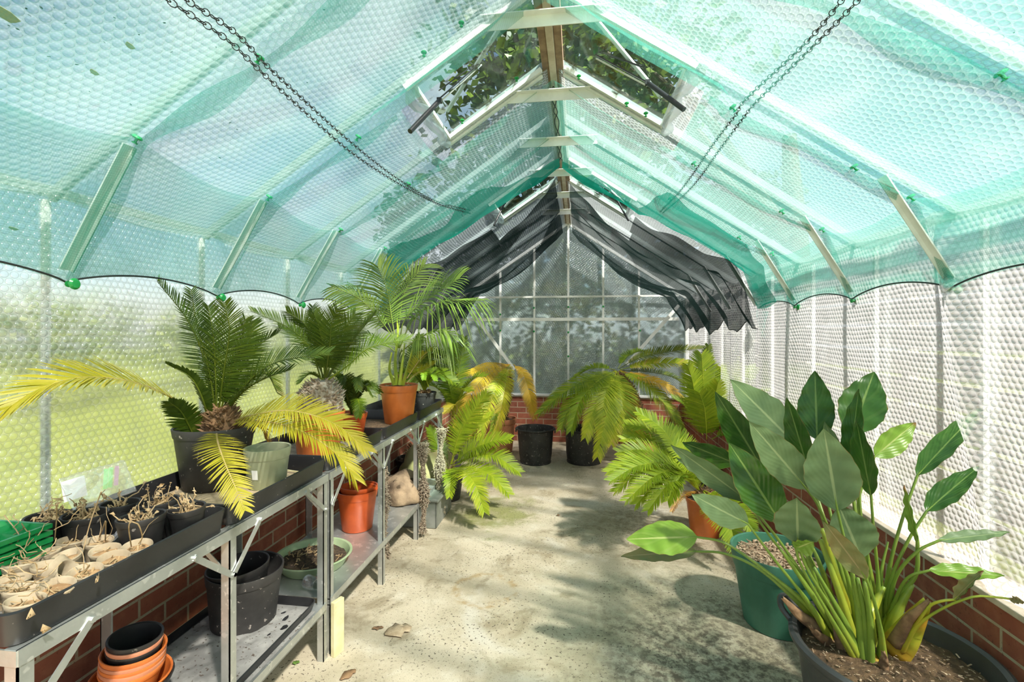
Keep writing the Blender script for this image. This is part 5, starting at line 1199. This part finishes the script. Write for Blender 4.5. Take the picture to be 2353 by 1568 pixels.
# ------------------------------------------------------------------ green pot of mulch
c = P(1785, 1400, 2.36); c.z = 0; t = thing('planter', 'green plastic pot of bark mulch beside the tub', 'pot', c); M = TR(c)
pot(t, 'pot', 'greenpot', M, .150, .205, .36, rim=.09, lip=.006, wall=.006, n=48); soil(t, M, .193, .315, 'mulch', .012, 161, 'mulch'); crumbs(t, 'bark_chips', M, .185, .322, 420, 'mulch', 162, .03, .0035, .25)
# ------------------------------------------------------------------ strelitzia in the tub
c = Vector((.985, 1.665, 0)); TUBR, TUBH = .275, .43
t = thing('potted_strelitzia', 'big strelitzia with broad leathery leaves in a grey black tub', 'strelitzia', c)
mb = MB(); mb.lathe([(0, 0), (.205, 0), (.212, .008), (TUBR-.012, TUBH-.04), (TUBR, TUBH-.03), (TUBR+.012, TUBH-.012), (TUBR+.012, TUBH), (TUBR, TUBH+.006), (TUBR-.014, TUBH), (TUBR-.022, TUBH-.03), (.2, .02), (0, .02)], TR(c), 64); mb.build('tub', M_['tub'], t)
for ang in (-38, 142):
    a = radians(ang); d = Vector((cos(a), sin(a), 0)); s = Vector((-sin(a), cos(a), 0)); q = c + d*(TUBR+.004) + Z3*(TUBH-.005)
    mb = MB(); mb.tube(spline([q - s*.045, q - s*.04 + d*.03 + Z3*.03, q + d*.042 + Z3*.045, q + s*.04 + d*.03 + Z3*.03, q + s*.045], 16), .011, 8); mb.build('handle', M_['tub'], t)
soil(t, TR(c), TUBR-.018, TUBH-.05, 'soilb', .014, 171, n=48); crumbs(t, 'compost_crumbs', TR(c), TUBR-.04, TUBH-.045, 240, 'mulch', 172, .012, .0016, .3)
def blade(parent, bu, bv, bd, tu, tv, td, wpx, roll=0, side='up', bend=0.0, vee=.25, curl=.0, petiole=None, tone=0.0, tiptone=0.0, fat=.5, pr=.008, ptone=.3):
    """one leaf: a two sided leathery blade with a midrib on its own stalk; roll turns the face, bend bows it"""
    b = P(bu, bv, bd); e = P(tu, tv, td); T = (e-b).normalized(); V = (EYE - (b+e)/2).normalized()
    S = T.cross(V).normalized(); Nn = S.cross(T)
    cr, sr = cos(radians(roll)), sin(radians(roll)); S, Nn = S*cr + Nn*sr, Nn*cr - S*sr
    ln = (e-b).length; hw = 1.12*wpx/2/F*(bd+td)/2; nu, nv = 22, 8; mb = MB()
    grid = {}
    for f in (0, 1):
        for i in range(nu+1):
            s = i/nu; pr_ = (sin(pi*s**(.75+.5*(fat-.5)))**.86) if 0 < s < 1 else 0.0
            pr_ = max(pr_, .05 if s == 0 else .012); c0 = b + T*(ln*s) + Nn*(bend*ln*sin(pi*s)) - Z3*(.02*s*s*ln)
            for j in range(nv+1):
                x = -1 + 2*j/nv; rag = 1 + .03*sin(s*37+j) + .04*noise.noise(Vector((s*9, x, bu)))
                y = x*hw*pr_*(rag if abs(x) == 1 else 1)
                p = c0 + S*(y*cos(vee*abs(x)*1.2)) + Nn*(abs(y)*sin(vee + curl*abs(x)) + .0035*sin(s*26 + 2*abs(x))*abs(x)) + Nn*(.0008 if f == 0 else -.0008)
                grid[f, i, j] = mb.add(p, tone + tiptone*s**4, (x, s*ln/1.0))
    upm, unm = ('up', 'un') if side in ('up', 'un') else ('upl', 'un') if side == 'upl' else ('up', 'unb')
    front_is_up = side in ('up', 'upl')
    for f in (0, 1):
        mb.m = f
        for i in range(nu):
            for j in range(nv):
                q = (grid[f,i,j], grid[f,i,j+1], grid[f,i+1,j+1], grid[f,i+1,j]); mb.face(*(q if f == 0 else q[::-1]))
    mats = [M_[upm], M_[unm]] if front_is_up else [M_[unm], M_[upm]]
    # stalk as a sub-part
    o = mb.build('leaf', mats, parent, auto=False)
    mb = MB()
    if petiole:
        pts = [P(*q) for q in petiole] + [b]
        sp = spline(pts, 26); sp += [b + T*(ln*k/8) + Nn*(bend*ln*sin(pi*k/8) - .002) for k in range(1, 7)]
        rad = [pr*(1.9 - 1.2*min(1, i/12)) if i < 12 else pr*(.7 - .2*(i-12)/14) if i <= 26 else pr*.48*(1-(i-26)/7) for i in range(len(sp))]
        tn = [min(1, max(0, ptone + .38*(1-i/14) if i < 14 else ptone)) for i in range(len(sp))]
        mb.tube(sp, rad, 8, tone=tn); mb.build('stalk', M_['stalk'], o, auto=False)
    return o
def zz(x, y): return (1400 + x/2.042, 800 + y/2.042)
def lf(base, bd, tip, td, w, pet, **kw):
    pp = [(*zz(x, y), d) for x, y, d in pet]
    blade(t, *zz(*base), bd, *zz(*tip), td, w/2.042, petiole=pp, **kw)
A, B_, C_ = (1010, 1340, 1.66), (1215, 1480, 1.56), (1290, 1350, 1.66)
lf((975, 430), 1.95, (965, 100), 2.0, 140, [(1150, 1300, 1.70), (1090, 1000, 1.74), (1010, 650, 1.86)], side='up', roll=5, ptone=.2)
lf((1135, 400), 1.85, (1243, 106), 1.9, 175, [(1240, 1320, 1.70), (1195, 1000, 1.74), (1160, 650, 1.8)], side='up', roll=-10)
lf((1130, 540), 1.72, (1172, 185), 1.72, 95, [(1225, 1340, 1.68), (1190, 1000, 1.70), (1150, 720, 1.71)], side='up', roll=35)
lf((945, 610), 1.75, (833, 225), 1.8, 110, [(1150, 1330, 1.68), (1090, 1050, 1.70), (1000, 800, 1.72)], side='up', roll=25)
lf((890, 470), 1.95, (567, 138), 1.95, 165, [(1110, 1300, 1.72), (1050, 950, 1.76), (960, 650, 1.88)], side='un', roll=-20, vee=.1, tone=-.1)
lf((715, 560), 1.95, (497, 196), 1.98, 135, [(1080, 1290, 1.74), (960, 950, 1.78), (820, 740, 1.88)], side='up', roll=20)
lf((925, 660), 1.62, (655, 336), 1.62, 150, [(1180, 1350, 1.62), (1110, 1050, 1.61), (990, 760, 1.61)], side='un', roll=0, vee=.12)
lf((655, 720), 1.72, (288, 445), 1.78, 110, [(1060, 1330, 1.68), (960, 1130, 1.68), (790, 930, 1.70), (690, 790, 1.71)], side='un', roll=30)
lf((600, 545), 1.95, (342, 436), 2.0, 105, [(1060, 1290, 1.74), (900, 900, 1.82), (720, 650, 1.9)], side='up', roll=30)
lf((800, 815), 1.66, (560, 436), 1.72, 175, [(1110, 1380, 1.66), (1000, 1130, 1.65), (870, 920, 1.65)], side='up', roll=-8, vee=.2)
lf((560, 640), 1.80, (315, 510), 1.86, 70, [(1050, 1320, 1.70), (850, 980, 1.74), (680, 760, 1.78)], side='un', roll=30)
lf((1070, 760), 1.52, (1006, 370), 1.52, 205, [(1210, 1450, 1.56), (1160, 1150, 1.53), (1110, 930, 1.52)], side='un', roll=0, vee=.10)
lf((1140, 690), 1.66, (1012, 338), 1.68, 110, [(1240, 1400, 1.64), (1210, 1100, 1.65), (1165, 850, 1.66)], side='un', roll=30)
lf((1228, 690), 1.60, (1160, 332), 1.62, 105, [(1262, 1340, 1.66), (1262, 1100, 1.62), (1240, 850, 1.6)], side='up', roll=30)
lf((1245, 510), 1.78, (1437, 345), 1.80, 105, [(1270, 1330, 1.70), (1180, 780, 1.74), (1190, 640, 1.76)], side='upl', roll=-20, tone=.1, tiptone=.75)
lf((1445, 600), 1.66, (1742, 275), 1.70, 100, [(1285, 1330, 1.68), (1310, 1060, 1.66), (1370, 820, 1.65)], side='up', roll=30)
lf((1488, 768), 1.58, (1735, 550), 1.60, 100, [(1290, 1340, 1.66), (1320, 1100, 1.62), (1400, 910, 1.59)], side='up', roll=25)
lf((1545, 905), 1.52, (1880, 860), 1.50, 60, [(1300, 1330, 1.66), (1340, 1090, 1.60), (1440, 960, 1.55)], side='un', roll=35)
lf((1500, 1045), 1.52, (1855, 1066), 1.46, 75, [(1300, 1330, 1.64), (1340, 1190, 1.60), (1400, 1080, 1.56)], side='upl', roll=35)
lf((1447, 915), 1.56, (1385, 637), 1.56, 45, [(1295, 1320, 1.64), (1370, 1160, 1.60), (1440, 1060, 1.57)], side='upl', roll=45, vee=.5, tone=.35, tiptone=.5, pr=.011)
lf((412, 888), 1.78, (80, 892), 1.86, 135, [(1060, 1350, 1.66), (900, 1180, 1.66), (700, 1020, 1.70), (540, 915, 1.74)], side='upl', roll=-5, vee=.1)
lf((408, 955), 1.84, (55, 973), 1.92, 85, [(1030, 1340, 1.68), (850, 1160, 1.70), (690, 1030, 1.75), (540, 965, 1.8)], side='unb', roll=-30, tiptone=.6)
lf((650, 825), 1.68, (385, 680), 1.72, 120, [(1040, 1370, 1.64), (930, 1190, 1.64), (780, 1000, 1.65), (690, 880, 1.67)], side='un', roll=10, vee=.1, bend=.06)
lf((885, 915), 1.50, (880, 697), 1.46, 180, [(1180, 1470, 1.56), (1040, 1220, 1.52), (930, 1040, 1.5)], side='un', roll=10, vee=.15)
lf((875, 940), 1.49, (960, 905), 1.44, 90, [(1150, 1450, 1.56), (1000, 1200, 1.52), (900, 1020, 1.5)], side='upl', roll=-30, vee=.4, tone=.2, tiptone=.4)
lf((1180, 985), 1.56, (1075, 730), 1.54, 195, [(1240, 1400, 1.62), (1220, 1200, 1.58), (1195, 1080, 1.57)], side='un', roll=-12, vee=.12)
lf((1205, 1080), 1.44, (1000, 800), 1.44, 100, [(1285, 1480, 1.54), (1275, 1330, 1.50), (1240, 1180, 1.46)], side='unb', roll=15, tone=.15)
lf((1620, 1182), 1.42, (1758, 1042), 1.36, 62, [(1360, 1420, 1.56), (1440, 1300, 1.5), (1500, 1215, 1.46), (1560, 1188, 1.43)], side='unb', roll=40, vee=.6, tone=.5, tiptone=.3, ptone=.75, pr=.007)
lf((1880, 1178), 1.34, (1950, 1195), 1.30, 30, [(1370, 1430, 1.55), (1440, 1310, 1.5), (1560, 1225, 1.44), (1700, 1170, 1.38), (1790, 1168, 1.36)], side='unb', roll=20, tone=.7, ptone=.6, pr=.0055)
# cut and clustered stalk bases
def stalks(label, items):
    for pts, r0, r1, tn in items:
        sp = spline([(P(*zz(x, y), d)) for x, y, d in pts], 14); mb = MB()
        mb.tube(sp, [r0 + (r1-r0)*(i/14)**.8 for i in range(15)], 8, tone=[max(0, min(1, tn + .25*(1-i/14))) for i in range(15)]); mb.build('stalk', M_['stalk'], t, auto=False)
stalks('', [([(1190, 1500, 1.55), (1170, 1250, 1.54), (1140, 1060, 1.54)], .016, .007, .2), ([(1205, 1500, 1.55), (1195, 1250, 1.53), (1165, 1080, 1.52)], .015, .006, .15), ([(1225, 1510, 1.54), (1225, 1300, 1.52), (1200, 1100, 1.5)], .015, .006, .25),
  ([(1180, 1490, 1.56), (1110, 1300, 1.55), (960, 1030, 1.54)], .017, .005, .2), ([(1060, 1350, 1.66), (1010, 1200, 1.64), (920, 960, 1.62)], .016, .004, .25), ([(1075, 1360, 1.65), (980, 1200, 1.64), (800, 940, 1.64)], .017, .004, .3),
  ([(1160, 1420, 1.60), (1090, 1180, 1.6), (990, 900, 1.6)], .018, .007, .45), ([(1140, 1300, 1.66), (1060, 1050, 1.66), (1000, 850, 1.66)], .018, .008, .55), ([(1285, 1350, 1.66), (1210, 1060, 1.66), (1195, 890, 1.66)], .014, .003, .35), ([(1290, 1340, 1.66), (1275, 1080, 1.65), (1308, 910, 1.65)], .013, .003, .35),
  ([(1270, 1450, 1.54), (1275, 1350, 1.52), (1250, 1230, 1.5)], .012, .004, .2), ([(1190, 1290, 1.6), (1240, 1210, 1.62), (1290, 1120, 1.62)], .03, .006, .5), ([(1310, 1390, 1.62), (1350, 1240, 1.6), (1420, 1110, 1.58)], .03, .008, .45)])
def sheath(pts, r, tn, nm='dead_sheath', mat='deadleaf'):
    sp = spline([P(*zz(x, y), d) for x, y, d in pts], 12); mb = MB(); prev = None
    for i, p in enumerate(sp):
        T = (sp[min(i+1, 12)] - sp[max(i-1, 0)]).normalized(); S = T.cross((EYE-p).normalized()).normalized(); w = r*(1-.75*(i/12)**1.5); Vv = S.cross(T)
        row = [mb.add(p + S*(w*x) + Vv*(-.35*w*x*x + .004*sin(i*1.7+x*3)), tn + .1*sin(i)) for x in (-1, -.5, 0, .5, 1)]
        if prev:
            for j in range(4): mb.face(prev[j], prev[j+1], row[j+1], row[j])
        prev = row
    mb.build(nm, M_[mat], t, solid=.0015, auto=False)
sheath([(1320, 1440, 1.56), (1370, 1380, 1.54), (1440, 1270, 1.5), (1490, 1190, 1.47)], .045, .9, 'yellow_sheath', 'stalk'); sheath([(1330, 1400, 1.55), (1400, 1280, 1.5), (1440, 1240, 1.48), (1500, 1185, 1.46)], .02, .9)
sheath([(1060, 1400, 1.62), (1010, 1370, 1.60), (960, 1330, 1.58), (945, 1310, 1.57)], .018, .9); sheath([(1010, 1330, 1.64), (900, 1260, 1.64), (840, 1200, 1.64), (815, 1175, 1.64)], .022, .8); sheath([(1150, 1480, 1.56), (1100, 1390, 1.58), (1075, 1290, 1.6), (1040, 1190, 1.62)], .028, .9)
sheath([(1275, 1555, 1.50), (1285, 1500, 1.5), (1290, 1450, 1.49), (1285, 1425, 1.49)], .018, .9); sheath([(1250, 1560, 1.5), (1240, 1500, 1.52), (1225, 1440, 1.54), (1220, 1400, 1.54)], .03, .95, 'yellow_sheath', 'stalk')
# ------------------------------------------------------------------ outside
mb = MB(); mb.box((-40, -30, -.3), (40, 40, -.09)); tag(mb.build('lawn', M_['lawn'], smooth=False), 'bright lawn outside the greenhouse', 'lawn', kind='structure')
def leafcloud(mb, c, rad, n, size, seed, flat=.8):
    rr = random.Random(seed)
    for i in range(n):
        while True:
            d = Vector((rr.uniform(-1,1), rr.uniform(-1,1), rr.uniform(-1,1)))
            if .1 < d.length < 1: break
        d = d * (.45 + .55*rr.random()); p = Vector(c) + Vector((d.x*rad[0], d.y*rad[1], d.z*rad[2]))
        a = Vector((rr.gauss(0,1), rr.gauss(0,1), rr.gauss(0,.6))).normalized(); b = a.cross(Vector((rr.gauss(0,1), rr.gauss(0,1), rr.gauss(0,1)))).normalized()
        s = size*rr.uniform(.6, 1.3); tn = rr.random()**1.5
        q = [mb.add(p + a*s, tn), mb.add(p + b*s*.55, tn), mb.add(p - a*s, tn), mb.add(p - b*s*.55, tn)]; mb.face(*q)
def tree(loc, trunk_h, blobs, leafs, size, label, mat='tree', seed=1):
    t = thing('tree', label, 'tree', loc)
    mb = MB(); L = Vector(loc)
    mb.tube([L, L + Vector((.1, 0, trunk_h*.5)), L + Vector((0, .1, trunk_h*1.1))], [.28, .22, .1], 10)
    for b in blobs: mb.tube([L + Vector((0, .05, trunk_h*.7)), L.lerp(Vector(b[0]), .6) + Vector((0,0,trunk_h*.35)), Vector(b[0])], [.12, .07, .02], 6)
    mb.build('trunk', M_['bark'], t)
    mb = MB()
    for i, b in enumerate(blobs): leafcloud(mb, b[0], b[1], int(leafs*b[1][0]*b[1][1]*b[1][2]/4), size, seed*50+i)
    mb.build('crown', M_[mat], t, smooth=False)
tree((-.6, 13.5, -.1), 5.0, [((-.8, 10.6, 7.6), (3.0, 2.0, 1.9)), ((-1.6, 10.4, 5.4), (2.3, 1.6, 1.8)), ((1.0, 10.6, 6.0), (2.2, 1.7, 2.0)), ((.2, 10.4, 3.9), (2.6, 1.5, 1.4))], 620, .15, 'tall dark tree behind the gable seen through the roof vents', seed=2)
tree((3.3, 8.0, -.1), 4.2, [((-.6, 7.0, 5.6), (1.7, 1.5, .9)), ((1.1, 7.2, 5.2), (1.7, 1.5, 1.0)), ((.2, 8.6, 6.6), (2.4, 1.5, 1.3))], 700, .11, 'leafy tree overhanging the gable end', seed=5)
hb = MB()
for k in range(9):
    for zc_ in (.8, 2.2, 3.3): leafcloud(hb, (-3.0+.75*k, 8.2+.25*(k % 2), zc_), (.7, .45, .95), 1000, .075, 900+k+int(zc_*10))
tag(hb.build('hedge', M_['hedge_dark'], smooth=False), 'dark hedge close behind the end gable', 'hedge', kind='stuff')
hb = MB()
for k in range(16): leafcloud(hb, (-11.5+.5*sin(k*2.1), -3+1.5*k, 1.1+.3*sin(k)), (1.2, 1.2, 1.3), 300, .13, 300+k)
tag(hb.build('hedge', M_['hedge'], smooth=False), 'pale green hedge across the lawn on the left', 'hedge', kind='stuff')
fe = thing('fence', 'pale board fence outside the right side glazing', 'fence', (2.7, 3, -.09))
for k in range(9):
    mb = MB(); z = .0 + .215*k; mb.box((2.69, -3, z), (2.71, 8.5, z+.185)); mb.build('board', M_['fence'], fe, smooth=False)
for k in range(7):
    mb = MB(); mb.box((2.72, -2.8+1.8*k, -.09), (2.80, -2.72+1.8*k, 1.95)); mb.build('post', M_['fence'], fe, smooth=False)
# ------------------------------------------------------------------ light
SUN = Vector((.62, -.60, .95)).normalized()
w = bpy.data.worlds.new('sky'); bpy.context.scene.world = w; w.use_nodes = True
nt = w.node_tree; nt.nodes.clear(); n = N(nt)
sky = n('TexSky'); sky.sky_type = 'NISHITA'; sky.sun_disc = False; sky.sun_elevation = math.asin(SUN.z); sky.sun_rotation = atan2(SUN.x, SUN.y)
sky.altitude = 50; sky.air_density = 1.0; sky.dust_density = .6; sky.ozone_density = 1.5
gen = n('TexCoord').outputs['Generated']
cl = n.step(n.noise(2.6, n.vmath('MULTIPLY', gen, (1, 1, 1.8)), 7, .58, .4), .39, .60)
bgc = n.mix(n.math('MULTIPLY', cl, .92), sky.outputs[0], (6.2, 6.4, 6.8))
bg = n('Background', Strength=.092); n.set(bg.inputs[0], bgc)
out = nt.nodes.new('ShaderNodeOutputWorld'); n.set(out.inputs[0], bg)
sd = bpy.data.lights.new('sun', 'SUN'); sd.energy = 10.5; sd.angle = radians(2.6); sd.color = (1, .95, .86)
so = bpy.data.objects.new('sun', sd); C.objects.link(so); so.rotation_euler = SUN.to_track_quat('Z', 'Y').to_euler(); so.location = (6, -6, 9)
# ------------------------------------------------------------------ camera
cd = bpy.data.cameras.new('camera'); cam = bpy.data.objects.new('camera', cd); C.objects.link(cam)
cam.location = EYE; cam.rotation_euler = (radians(90), 0, TH)
cd.sensor_fit = 'HORIZONTAL'; cd.sensor_width = 36; cd.lens = F/2353*36; cd.shift_y = (HZ - 784)/2353; cd.clip_start = .02; cd.clip_end = 200
sc = bpy.context.scene; sc.camera = cam
sc.view_settings.view_transform = 'Standard'; sc.view_settings.look = 'None'; sc.view_settings.gamma = 1; sc.view_settings.use_curve_mapping = False
sc.view_settings.exposure = EXPO
sc.cycles.use_denoising = True
sc.cycles.max_bounces = 10; sc.cycles.transparent_max_bounces = 24; sc.cycles.diffuse_bounces = 4; sc.cycles.transmission_bounces = 4
sc.cycles.sample_clamp_indirect = 6
